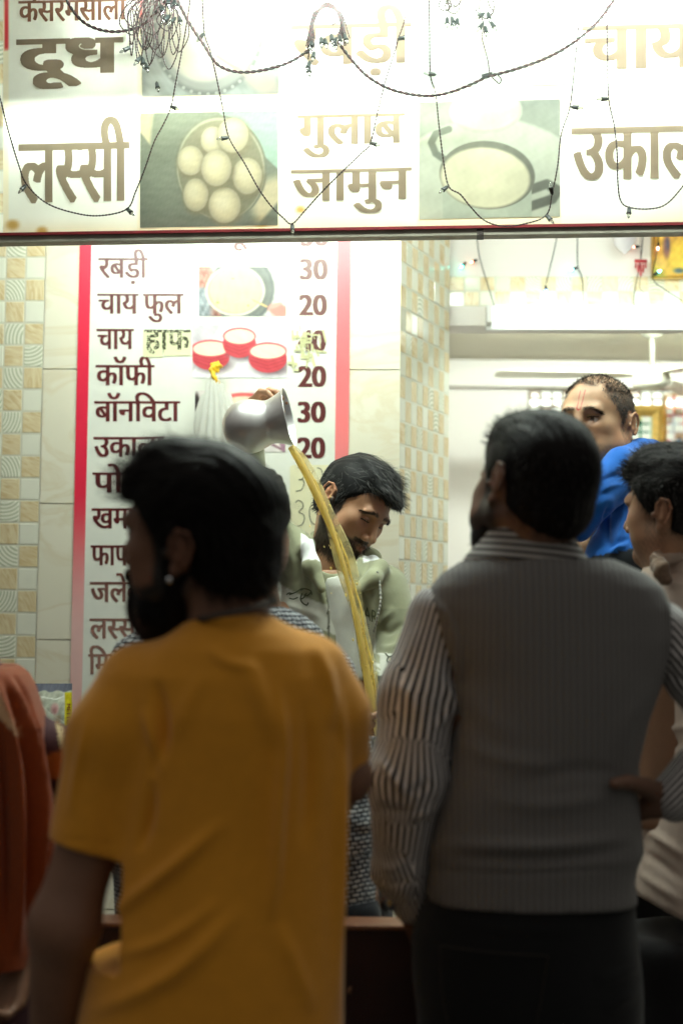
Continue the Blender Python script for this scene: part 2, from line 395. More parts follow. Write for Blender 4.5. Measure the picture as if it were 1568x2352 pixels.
# splayed corner going back from the wall's right end
P0 = WALL.at(917, 1200); P1 = np.array(W(1031, 1200, 4.36))
sp_u = (P1-P0); sp_u[2] = 0; Ls = np.linalg.norm(sp_u); sp_u /= Ls; sp_n = np.array([sp_u[1], -sp_u[0], 0])
pl = thing('corner_pillar', 'splayed pillar faced with narrow white and beige mosaic tiles beside the open room', 'pillar', (P1[0], P1[1], zf))
b = MB(); b.box(np.array([P0[0], P0[1], zf])-sp_n*.13+sp_u*.002, sp_u*(Ls-.004), sp_n*.125, Z*(3.4-zf)); b.obj('core', M_PAINT, pl)
mosaic('mosaic_facing', np.array([P0[0], P0[1], zf])-sp_n*.004, sp_u, Z, 9, int((3.3-zf)/.0655), Ls/9, .0655, pl, sp_n, 8)
# the back room: side walls, rear wall, ceiling, lintel over the opening
YB = 5.6
rm = thing('room_wall', 'plain white wall of the back room seen beyond the mosaic pillar', 'wall', (.9, YB, zf))
b = MB()
b.box((P1[0]-.12, P1[1]+.03, zf), (.11, 0, 0), (0, YB-P1[1]-.03, 0), (0, 0, 2.15))
b.box((P1[0]-.12, YB, zf), (3.2, 0, 0), (0, .15, 0), (0, 0, 3.2)); b.box((3.08, 3.6, zf), (.12, 0, 0), (0, YB-3.6, 0), (0, 0, 3.2))
b.obj('painted_wall', M_PAINT, rm)
zr = W(1200, 893, YB)[2]
b = MB(); b.box((P1[0]-.005, YB-.06, zr), (2.6, 0, 0), (0, .055, 0), (0, 0, .075)); b.obj('ceiling_beam', M_PAINT, rm)
li = LINT; zl = li.at(1200, 748)[2]
lt = thing('lintel', 'white painted lintel with a checkered tile border above the tube light', 'lintel', li.at(1300, 748))
b = MB(); p0 = li.at(1030, 748); b.box(np.array([p0[0]-.3, p0[1]+.012, zl]), li.u*3.2, -li.n*.13, Z*1.1); b.obj('painted_face', M_PAINT, lt)
tdu = .0480
mosaic('tile_border', np.array([p0[0], p0[1], li.at(1200, 704)[2]])+li.n*.002, li.u, Z, 30, 2, tdu, .0478, lt, li.n, 21, off=1)
b = MB(); b.box((p0[0]-.3, p0[1]-.05+.19, zl+.10), (3.2, 0, 0), (0, YB-p0[1]-.12, 0), (0, 0, .1)); struct(b.obj('ceiling', M_PLAIN))

# ------------------------------------------------------------------ lamps the place has, and two added fill tubes
M_TUBE = lambda nm, s: glow(nm, LAMPC, s)
def tube_light(name, label, a, d, L, r, down, s, hous=True):
    t = thing(name, label, 'light', a+d*L/2, 'tube lights of the shop')
    bb = MB(); bb.tube([a, a+d*L], r, 14); bb.obj('tube', M_TUBE(name+'_glow', s), t, True)
    bb = MB(); q = np.cross(d, down); h = r*1.5
    bb.box(a-d*.02-q*h-down*(r+.03), d*(L+.04), q*2*h, down*.028)
    for e in (-.02, L+.002): bb.box(a+d*e-q*h*.7-down*(r+.002), d*.018, q*1.4*h, down*(2*r))
    bb.obj('housing', mat(name+'_white', (.8, .8, .78), .5), t)
    return t
a = li.at(1131, 724, .035); tube_light('tube_light', 'long glowing white tube light along the bottom of the tiled lintel', a, li.u, 1.25, .026, li.n*1.0, TUBE_ROOM)
a = np.array([-.82, 3.46, 2.62]); tube_light('tube_light', 'bright tube light fixed behind the left half of the menu banner', a, BAN.u, 1.2, .018, np.array([.05, .55, -.83]), TUBE_BACK)
a = np.array([.50, 3.40, 2.60]); tube_light('tube_light', 'fill tube light added out of view behind the right half of the menu banner', a, BAN.u, 1.2, .018, np.array([.05, .55, -.83]), TUBE_BACK*.32)  # added lamp: brightens the room and the blue hoodie man's face
a = BAN.at(270, 0, .24); a[2] = 2.90; tube_light('tube_light', 'tube light on brackets above the banner, lighting its upper right from the front', a, BAN.u, 1.55, .02, np.array([0, .5, -.85]), TUBE_SIGN)
a = W(1150, 845, 5.2); tube_light('tube_light', 'unseen fill tube added on the back room ceiling behind the lintel', np.array([.55, 4.66, zl+.072]), np.array([1.0, 0, 0]), 1.1, .018, np.array([0, 0, -1.0]), FILL_HALL)  # added out of sight to brighten the back room and its fan

# ------------------------------------------------------------------ lettering: glyph outlines -> fine rows of small quads
_tc = bpy.data.curves.new('glyphs', 'FONT'); _to = bpy.data.objects.new('glyphs', _tc); COL.objects.link(_to); _tc.resolution_u = 4
_gc = {}
def _tris(s):
    _tc.body = s; bpy.context.view_layer.update()
    me = _to.to_mesh(); me.calc_loop_triangles(); v = np.array([q.co[:2] for q in me.vertices]).reshape(-1, 2); t = np.array([q.vertices[:] for q in me.loop_triangles], int).reshape(-1, 3)
    r = v[t] if len(t) else np.zeros((0, 3, 2)); _to.to_mesh_clear(); return r
def glyph(ch):
    if ch not in _gc:
        base = _tris('WW')[..., 0].max(); t = _tris(ch) if ch != ' ' else np.zeros((0, 3, 2))
        adv = _tris(ch+'WW')[..., 0].max()-base if ch != ' ' else .22
        _gc[ch] = (t, adv)
    return _gc[ch]
def raster(word, R=110, bx=.03, by=.012, squeeze=1.0):
    """word: string, or list of glyphs / (glyph, dx, cut fraction)"""
    x = 0; T = []
    for q in word:
        ch, dx, cut = q if isinstance(q, tuple) else (q, 0, None)
        t, adv = glyph(ch)
        if cut and len(t):
            lim = t[..., 0].min()+cut*(t[..., 0].max()-t[..., 0].min()); t = np.minimum(t, [lim, 9]); adv = lim-.01
        if len(t): T.append(t+[x+dx, 0])
        x += adv if not (dx and ch in 'ुू') else 0
    T = np.concatenate(T); lo = T.reshape(-1, 2).min(0)-.15; hi = T.reshape(-1, 2).max(0)+.15
    n = np.ceil((hi-lo)*R).astype(int); B = np.zeros((n[1], n[0]), bool)
    for t in (T-lo)*R:
        a = np.floor(t.min(0)).astype(int); c = np.ceil(t.max(0)).astype(int)+1
        X, Y = np.meshgrid(np.arange(a[0], c[0])+.5, np.arange(a[1], c[1])+.5)
        e = [(t[(i+1) % 3, 0]-t[i, 0])*(Y-t[i, 1])-(t[(i+1) % 3, 1]-t[i, 1])*(X-t[i, 0]) for i in range(3)]
        m = ((e[0] >= 0) & (e[1] >= 0) & (e[2] >= 0)) | ((e[0] <= 0) & (e[1] <= 0) & (e[2] <= 0))
        S = B[a[1]:c[1], a[0]:c[0]]; S |= m[:S.shape[0], :S.shape[1]]
    kx, ky = int(bx*R), int(by*R); D = B.copy()
    for i in range(1, kx+1):
        D[:, i:] |= B[:, :-i]; D[:, :-i] |= B[:, i:]
    E = D.copy()
    for i in range(1, ky+1):
        E[i:] |= D[:-i]; E[:-i] |= D[i:]
    ref = glyph('न' if any(ord(q[0]) > 2000 for q in word) else '0')[0].reshape(-1, 2)
    return E, lo, R, ref[:, 1].min()-by, ref[:, 1].max()+by
def letters(mb, word, box, place, col, bx=.03, by=.012, R=110, drop=None):
    """box = x0, x1, y of head line, y of base line (view pixels); place(px, py) -> point"""
    B, lo, R, yb, yt = raster(word, R, bx, by)
    xs = np.where(B.any(0))[0]; x0, x1 = xs[0], xs[-1]+1; H, Wd = B.shape
    PX = lambda c: box[0]+(c-x0)/(x1-x0)*(box[1]-box[0])
    PY = lambda r: box[3]+(lo[1]+r/R-yb)/(yt-yb)*(box[2]-box[3])
    if drop is not None: B = B & drop(H, Wd)
    pad = np.zeros((H, 1), np.int8); d = np.diff(np.hstack([pad, B.astype(np.int8), pad]), axis=1)
    for r in np.where(B.any(1))[0]:
        for s, e in zip(np.where(d[r] == 1)[0], np.where(d[r] == -1)[0]):
            c = col(PX((s+e)/2), PY(r)) if callable(col) else col
            mb.quad(place(PX(s), PY(r)), place(PX(e), PY(r)), place(PX(e), PY(r+1)), place(PX(s), PY(r+1)), c)
def stroke(mb, P, w, place, col, n=6):
    P = spline(P, n); T = np.gradient(P, axis=0); T /= np.linalg.norm(T, axis=1)[:, None]+1e-9; N = np.stack([-T[:, 1], T[:, 0]], 1)*w/2
    V = [place(*q) for p, m in zip(P, N) for q in (p-m, p+m)]
    mb.add(V, [[2*i, 2*i+1, 2*i+3, 2*i+2] for i in range(len(P)-1)], col)
def poly(mb, P, place, col):
    mb.add([place(*p) for p in P], [list(range(len(P)))], col)
def picture(name, x0, x1, y0, y1, step, paint, place, m, parent):
    X, Y = np.meshgrid(np.linspace(x0, x1, max(2, int((x1-x0)/step)+1)), np.linspace(y0, y1, max(2, int((y1-y0)/step)+1)))
    C = np.clip(paint(X, Y), 0, 255)/255.; C = np.where(C <= .04045, C/12.92, ((C+.055)/1.055)**2.4)
    V = np.array([place(a, c) for a, c in zip(X.ravel(), Y.ravel())]); h, w = X.shape
    i = np.arange(h*w).reshape(h, w); F = np.stack([i[1:, :-1], i[1:, 1:], i[:-1, 1:], i[:-1, :-1]], -1).reshape(-1, 4)
    return mesh_obj(name, V, F, m, parent, C.reshape(-1, 3), None, False)
class Paint:
    def __init__(s, X, Y, bg): s.X, s.Y = X, Y; s.C = np.zeros(X.shape+(3,))+np.array(bg, float)
    def mix(s, m, c): s.C = s.C*(1-m[..., None])+np.asarray(c, float)*m[..., None]; return s
    def ell(s, cx, cy, rx, ry, c, soft=.06, rot=0, shade=None):
        ca, sa = math.cos(rot), math.sin(rot); X, Y = s.X-cx, s.Y-cy; x, y = X*ca+Y*sa, -X*sa+Y*ca
        r = np.sqrt((x/rx)**2+(y/ry)**2); m = 1-sst(1-soft, 1+soft, r); col = np.zeros(s.C.shape)+np.asarray(c, float)
        if shade is not None: col = col*(1-.5*np.clip(r, 0, 1)[..., None]**3*shade)*(1+0*x[..., None])
        s.C = s.C*(1-m[..., None])+col*m[..., None]; return s
    def line(s, P, w, c):
        d, _, _ = pdist(np.stack([s.X.ravel(), s.Y.ravel()], 1), P); m = 1-sst(w*.7, w*1.3, d.reshape(s.X.shape)); return s.mix(m, c)
    def half(s, a, b_, c, soft=3):
        a, b_ = np.array(a, float), np.array(b_, float); t = b_-a; n = np.array([-t[1], t[0]])/np.linalg.norm(t)
        return s.mix(sst(-soft, soft, (s.X-a[0])*n[0]+(s.Y-a[1])*n[1]), c)
    def noise(s, amp, sc=.12, seed=1):
        P = np.stack([s.X.ravel(), s.Y.ravel(), 0*s.X.ravel()], 1); v = vnoise(P, sc, seed)+.6*vnoise(P, sc*2.7, seed+5)
        s.C = s.C+amp*v.reshape(s.X.shape)[..., None]; return s
# ------------------------------------------------------------------ the menu board on the wall
M_PRINT = mat('printed_vinyl', (1, 1, 1), .35, attr='Col', noise=.03, nscale=25)
mn = thing('menu_board', 'tall white Hindi price list with red side borders on the marble wall', 'menu board', WALL.at(490, 1560))
wp = lambda off: (lambda px, py: WALL.at(px, py, off))
b = MB()
def edgeL(y): return 184-(y-550)*.0216
def edgeR(y): return 805.5-(y-550)*.0112
yy = np.linspace(430, 1640, 30)
WHITE = lin(238, 240, 230)
def bandq(f0, f1, col, off):
    for i in range(len(yy)-1):
        b.add([WALL.at(f0(yy[i+1]), yy[i+1], off), WALL.at(f1(yy[i+1]), yy[i+1], off), WALL.at(f1(yy[i]), yy[i], off), WALL.at(f0(yy[i]), yy[i], off)],
              [[0, 1, 2, 3]], np.array([col(yy[i+1]), col(yy[i+1]), col(yy[i]), col(yy[i])]))
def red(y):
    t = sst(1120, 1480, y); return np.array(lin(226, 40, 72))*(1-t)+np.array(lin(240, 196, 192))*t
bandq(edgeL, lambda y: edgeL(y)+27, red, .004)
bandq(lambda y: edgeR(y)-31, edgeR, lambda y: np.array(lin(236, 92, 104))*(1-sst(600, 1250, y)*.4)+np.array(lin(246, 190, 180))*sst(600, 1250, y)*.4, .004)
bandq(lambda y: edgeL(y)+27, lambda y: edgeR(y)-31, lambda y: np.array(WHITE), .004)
b.obj('printed_panel', M_PRINT, mn)
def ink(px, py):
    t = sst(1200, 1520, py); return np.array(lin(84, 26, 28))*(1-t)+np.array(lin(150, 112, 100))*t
b = MB(); pw = wp(.0052)
U, UU = 'ु', 'ू'
rows = [(['के', 'स', 'र', ' ', 'म', 'सा', 'ला', ' ', 'दू', 'ध'], 246, 597, 510), ('रबड़ी', 226, 340, 592), (['चा', 'य', ' ', 'फ', ('ु', -.12, None), 'ल'], 224, 422, 674),
        ('चाय', 222, 308, 755), ('कॉफी', 220, 355, 838), (['बॉ', 'न', 'ि', 'व', 'टा'], 217, 414, 921), ('उकाला', 215, 379, 1003), ('पोहा', 213, 352, 1085),
        (['ख', 'म', 'ण'], 211, 340, 1167), (['फा', 'फ', 'ड़ा'], 209, 352, 1252), (['ज', 'ले', 'बी'], 207, 345, 1336), (['ल', ('स', 0, .66), 'सी'], 206, 330, 1420), (['ि', 'म', ('स', 0, .66), 'सी'], 203, 330, 1502)]
def split(w):
    out = []
    for q in (w if not isinstance(w, str) else list(w)):
        if isinstance(q, tuple) or len(q) == 1: out.append(q)
        else: out += list(q)
    # letters with a below-dot are one glyph in the face
    r = []
    for q in out:
        if q == '़' and r and r[-1] == 'ड': r[-1] = '\u095c'
        else: r.append(q)
    return r
def rise(word, box):
    return box
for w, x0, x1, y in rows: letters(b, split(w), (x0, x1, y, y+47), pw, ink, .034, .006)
for t, y, x0 in (('30', 517, 690), ('30', 594, 688), ('20', 676, 686), ('40', 758, 684), ('20', 840, 684), ('30', 922, 683), ('20', 1004, 682)):
    letters(b, t, (x0, x0+65, y, y+49), pw, lin(82, 30, 32), .05, .012)
b.obj('lettering', M_PRINT, mn)
# hand-made corrections stuck on the board
g1 = lambda x, y: (x, y)
b = MB(); pp = wp(.0062); cream = lin(226, 226, 186)
poly(b, [(329, 820), (329, 758), (374, 757), (374, 821)], pp, cream); b.obj('paper_patch', M_PRINT, mn); b = MB()
poly(b, [(376, 818), (376, 757), (440, 759), (438, 817)], pp, cream); b.obj('paper_patch', M_PRINT, mn); b = MB()
poly(b, [(665, 1250), (666, 1072), (672, 1068), (762, 1068), (768, 1074), (768, 1250)], pp, lin(240, 236, 200))
b.obj('paper_patch', M_PRINT, mn)
b = MB(); pi = wp(.0074)
def ragged(H, Wd):
    X, Y = np.meshgrid(np.arange(Wd), np.arange(H)); P = np.stack([X.ravel(), Y.ravel(), 0*X.ravel()], 1).astype(float)
    return (vnoise(P, .55, 4)+vnoise(P, 1.1, 9)*.5).reshape(H, Wd) > -.42
letters(b, split(['हा', 'फ']), (332, 438, 757, 803), pi, lin(60, 62, 42), .03, .012, drop=ragged); b.obj('handwritten_word', M_PRINT, mn)
b = MB()
q = lambda pts: [((600+x/7.84)*.98, (1000+y/7.84)*.98) for x, y in pts]
for pts in ([(765, 745), (850, 790), (893, 870), (850, 960), (780, 975)], [(790, 972), (860, 975), (880, 1050), (830, 1160), (730, 1185)],
            [(1120, 755), (1190, 780), (1220, 860), (1228, 960)], [(1060, 800), (1000, 900), (990, 1050), (1080, 1160), (1180, 1120), (1226, 960)],
            [(720, 1395), (780, 1355), (850, 1400), (860, 1480), (780, 1570)], [(780, 1570), (870, 1620), (888, 1700), (840, 1800), (760, 1830)],
            [(1080, 1395), (1000, 1470), (980, 1600), (1010, 1740), (1090, 1800), (1180, 1760), (1195, 1640), (1170, 1480), (1090, 1395)]):
    if pts[0][0] == 720: b.obj('handwritten_price', M_PRINT, mn); b = MB()
    stroke(b, q(pts), 1.9, pi, lin(82, 86, 66))
b.obj('handwritten_price', M_PRINT, mn); b = MB()
g = np.random.default_rng(5)
for i in range(46):
    x, y = 702+g.normal(0, 24), 796+g.normal(0, 20); L = g.uniform(8, 34); a = rad(84) if g.random() < .55 else rad(4); a += g.normal(0, .12)
    x = min(max(x, 672), 745); dx, dy = math.cos(a)*L/2, math.sin(a)*L/2; w = g.uniform(2, 6)
    P = [(x-dx, y-dy), (x+dx, y+dy)]; c = np.array(lin(206, 206, 160))*g.uniform(.8, 1.1)
    stroke(b, [P[0], ((P[0][0]+P[1][0])/2+g.normal(0, .6), (P[0][1]+P[1][1])/2), P[1]], w, wp(.0066+i*.00012), c, 2)
b.obj('tape_strips', M_PRINT, mn)
# printed photographs
def pic_bowl(X, Y, cx=540, cy=668, s=1.0):
    p = Paint(X, Y, (214, 210, 206)).noise(10, .2, 3)
    p.mix(1-sst(470, 500, X-.3*(Y-612)), (150, 92, 78)).noise(16, .35, 8)
    p.mix((1-sst(476, 500, X))*sst(655, 665, Y), (124, 132, 140)).noise(22, .5, 12)
    p.ell(556, 664, 74, 78, (66, 74, 78)).ell(556, 664, 67, 71, (118, 124, 122)).ell(556, 662, 66, 66, (58, 64, 64), .3)
    p.ell(540, 668, 68, 58, (232, 224, 206)).ell(540, 668, 63, 53, (176, 156, 118)).ell(541, 667, 60, 51, (212, 198, 152))
    p.noise(5, .3, 2).ell(500, 695, 4, 3, (140, 160, 90), .5).ell(535, 640, 4, 2, (190, 176, 110), .5).ell(570, 702, 3, 3, (150, 160, 100), .5)
    p.line([(578, 688), (612, 704)], 2.2, (206, 176, 120)).line([(540, 695), (560, 688), (578, 690)], 2, (224, 206, 160))
    p.ell(640, 712, 24, 15, (206, 124, 116), .3, .2).ell(632, 702, 16, 5, (222, 150, 138), .3, -.4)
    return p.C
def pic_cups(X, Y):
    p = Paint(X, Y, (196, 190, 198)).half((440, 860), (505, 750), (226, 224, 228)).noise(8, .15, 5)
    for cx, cy, r in ((484, 800, 44), (550, 772, 38), (615, 806, 44)):
        p.ell(cx+8, cy+36, r*.9, 20, (112, 96, 104), .45)
        p.ell(cx, cy+18, r, 32, (186, 60, 72), .05).ell(cx, cy, r, 20, (206, 84, 92)).ell(cx, cy+1, r-4, 16.5, (246, 220, 196)).ell(cx, cy+2, r-7, 13.5, (240, 228, 196))
        for k in range(3): p.line([(cx-r+6, cy+14+k*8), (cx, cy+26+k*8), (cx+r-6, cy+14+k*8)], .8, (160, 44, 58))
    return p.noise(4, .5, 9).C
def pic_third(X, Y):
    p = Paint(X, Y, (232, 226, 222)).ell(560, 950, 80, 48, (214, 92, 92)).ell(560, 952, 72, 42, (240, 214, 190)).ell(452, 925, 6, 22, (50, 40, 40), .4)
    return p.line([(600, 1008), (650, 1034)], 3, (150, 120, 130)).line([(640, 1000), (655, 1036)], 6, (170, 130, 150)).noise(8, .3, 4).C
for f, x0, x1, y0, y1 in ((pic_bowl, 457, 657, 613, 726), (pic_cups, 442, 659, 746, 868), (pic_third, 448, 655, 897, 1038)):
    picture('printed_photo', x0, x1, y0, y1, 1.6, f, wp(.0056), M_PRINT, mn)

# ------------------------------------------------------------------ the hanging banner
M_BAN = translucent('banner_vinyl', 'Col', .22, .10)
M_BINK = translucent('banner_ink', 'Col', .72, .18)
bp = lambda off: (lambda px, py: BAN.at(px, py, off))
bn = thing('banner', 'wide backlit cream banner with brown Hindi dish names and food photos above the stall', 'banner', BAN.at(784, 527))
def lean(ref, k, off): return lambda px, py: BAN.at(px, py-k*(px-ref), off)      # the sheet hangs a little out of level
def pbanner(X, Y):
    p = Paint(X, Y, (246, 238, 206)); K = (X-784)*-.006
    for x0, x1, y0, y1 in ((20, 318, -260, 230), (20, 318, 262, 640), (640, 958, -260, 230), (640, 958, 262, 640), (1288, 1700, -260, 225), (1288, 1700, 258, 640)):
        m = sst(x0-2, x0+2, X)*(1-sst(x1-2, x1+2, X))*sst(y0-2, y0+2, Y+K)*(1-sst(y1-2, y1+2, Y+K)); p.mix(m, (240, 241, 226))
    p.mix((1-sst(4, 5, np.abs(X-16)))*(1-sst(100, 104, Y)), (214, 70, 74)).mix((1-sst(3, 4, np.abs(X-325)))*(1-sst(20, 60, Y)), (226, 120, 120))
    P = np.stack([X.ravel()*.6, Y.ravel(), 0*X.ravel()], 1); s = vnoise(P, .02, 7).reshape(X.shape)
    p.mix(np.clip(sst(480, 530, Y)*(.25+.30*s), 0, 1), (222, 208, 160)).mix(np.clip(s-.45, 0, 1)*.5, (230, 220, 184))
    for x, y, r in ((97, 520, 12), (600, 505, 16), (690, 480, 10), (30, 505, 14)): p.ell(x, y, r, r*.8, (196, 160, 90), .6)
    return p.C
bo = picture('printed_sheet', 8, 1660, -240, 524, 5, pbanner, lean(784, .0155, 0), M_BAN, bn)
BI = lin(170, 155, 138); b = MB(); pb = bp(.0015)
letters(b, split(['के', 'स', 'र', 'म', 'सा', 'ला']), (43, 292, 2, 51), lean(43, .024, .0015), lin(160, 122, 104), .034, .006)
letters(b, split(['दू', 'ध']), (38, 284, 90, 173), lean(38, .024, .0015), BI, .04, .018, R=150)
letters(b, split(['ल', ('स', 0, .68), ('स', 0, .98), 'ी']), (43, 298, 332, 466), lean(43, .024, .0015), BI, .036, .0, R=150)
letters(b, split(['गु', 'ला', 'ब']), (682, 930, 264, 334), lean(682, .024, .0015), BI, .036, .004, R=130)
letters(b, split(['जा', 'मु', 'न']), (668, 945, 390, 463), lean(668, .024, .0015), BI, .036, .004, R=130)
letters(b, split('उकाला'), (1311, 1646, 294, 415), lean(1311, .024, .0015), BI, .036, .004, R=150)
letters(b, split('रबड़ी'), (668, 945, 56, 150), lean(668, .024, .0015), BI, .036, .004, R=130)
letters(b, split('चाय'), (1335, 1600, 58, 160), lean(1335, .024, .0015), BI, .036, .004, R=130)
b.obj('lettering', M_BINK, bn)
def pic_plate(X, Y):
    p = Paint(X, Y, (176, 190, 184)).noise(18, .06, 3).mix(1-sst(380, 460, X+.4*(Y-100)), (196, 206, 200)).noise(14, .12, 4)
    p.ell(478, 70, 128, 150, (112, 118, 112), .04).ell(478, 66, 121, 143, (170, 176, 168), .05).ell(470, 60, 104, 128, (232, 226, 206), .05).ell(470, 58, 96, 120, (246, 240, 214), .05)
    for k in range(40):
        a = k/40*6.283; p.ell(478+124*math.cos(a), 70+146*math.sin(a), 4, 4, (190, 196, 188), .4)
    return p.line([(500, 130), (590, 190)], 4, (200, 180, 130)).ell(600, 190, 40, 22, (206, 186, 170), .4, .5).C
def pic_jamun(X, Y):
    p = Paint(X, Y, (226, 214, 176)).half((345, 330), (480, 510), (98, 112, 102)).half((345, 330), (352, 256), (98, 112, 102), 6)
    p.mix(1-sst(-4, 4, (Y-262)-(X-500)*.55+0*X) if False else sst(-4, 4, (X-500)-(Y-256)*1.02), (140, 186, 182))
    p.ell(640, 470, 60, 60, (226, 214, 176), .3).half((590, 520), (650, 455), (98, 112, 102), 5)
    p.ell(507, 387, 105, 122, (96, 104, 92), .02, -.15).ell(507, 388, 100, 117, (176, 176, 152), .03, -.15).ell(507, 390, 97, 114, (112, 112, 88), .03, -.15)
    for x, y, rx, ry in ((490, 322, 29, 31), (535, 312, 36, 40), (438, 368, 30, 34), (568, 406, 34, 42), (450, 447, 29, 38), (516, 472, 37, 41), (497, 386, 35, 42)):
        p.ell(x+2, y+4, rx+3, ry+3, (120, 110, 78), .25).ell(x, y, rx, ry, (232, 220, 178), .05, 0, .55).ell(x-6, y-9, rx*.5, ry*.5, (244, 236, 204), .8)
    return p.noise(5, .4, 6).C
def pic_tea(X, Y):
    p = Paint(X, Y, (142, 156, 148)).mix(sst(-6, 6, (Y-300)-((X-1120)/165)**2*50+30), (196, 208, 198))
    p.line([(1030, 295), (1000, 305), (990, 325), (1000, 350), (1022, 366)], 8, (84, 96, 88))
    p.ell(1115, 255, 84, 52, (186, 198, 188), .03).ell(1115, 252, 78, 46, (236, 234, 212), .06)
    p.line([(1210, 440), (1255, 425), (1280, 440), (1268, 460), (1210, 478)], 11, (80, 88, 80))
    p.mix((1-sst(100, 104, np.abs(X-1118)))*sst(395, 405, Y), (178, 196, 186)).ell(1118, 402, 110, 78, (92, 98, 88), .02, .12).ell(1114, 408, 104, 70, (176, 174, 146), .03, .12).ell(1114, 408, 100, 67, (226, 226, 196), .03, .12)
    return p.noise(5, .12, 6).C
def pic_far(X, Y):
    p = Paint(X, Y, (226, 240, 236)).ell(1060, 100, 60, 66, (236, 226, 200), .1).ell(1060, 60, 60, 34, (246, 240, 226)).ell(1220, 100, 60, 66, (236, 226, 200), .1).ell(1220, 60, 60, 34, (246, 240, 226))
    return p.mix((1-sst(1000, 1040, X))*.5, (190, 220, 216)).C
for f, x0, x1, y0, y1 in ((pic_plate, 327, 640, -200, 218), (pic_jamun, 322, 638, 257, 520), (pic_tea, 962, 1285, 231, 500), (pic_far, 966, 1300, -200, 198)):
    picture('printed_photo', x0, x1, y0, y1, 2.2, lambda X, Y, f=f: (lambda C: (C*.72+.28*C.mean(-1, keepdims=True))*.68+.32*236)(f(X, Y)), lean((x0+x1)/2, .020, .0012), M_BINK, bn)
M_RAIL = mat('worn_grey_rail', lin(150, 146, 132), .55, .3, noise=.25, nscale=18)
M_RED = mat('maroon_strip', lin(120, 30, 34), .5, noise=.2, nscale=30)
b = MB()
A, B_ = BAN.at(-60, 536.5), BAN.at(1640, 509.5)
d = B_-A
b.box(A-Z*.007+BAN.n*.004, d, -BAN.n*.034, Z*.007); b.obj('maroon_strip', M_RED, bn)
b = MB(); b.box(A-Z*.0225, d, -BAN.n*.04, Z*.015); b.box(A-Z*.0235+d*.690+BAN.n*.0015, d*.009, -BAN.n*.042, Z*.0165, mi=1)
b.obj('rail', None, bn, mats=[M_RAIL, M_DARK])
# ------------------------------------------------------------------ people: shared builders
def skin_mat(name, rough=.48): return mat(name, rough=rough, attr='Col', noise=.05, nscale=90, bump=.12, bscale=500, subs=.12)
M_SKIN = skin_mat('skin')
M_HAIR = mat('hair', rough=.55, attr='Col', spec=.1)
def cloth(name, col, rough=.9, noise=.06, nscale=60, bump=.35, bscale=900, sheen=.15, attr=None): return mat(name, col, rough, 0, attr, noise, nscale, bump, bscale, sheen, .25)
M_JEANS = cloth('dark_denim', (.0045, .0055, .0065)); M_TROUSER = cloth('dark_trousers', (.012, .011, .012)); M_SHOE = mat('shoe_leather', (.02, .016, .012), .45)

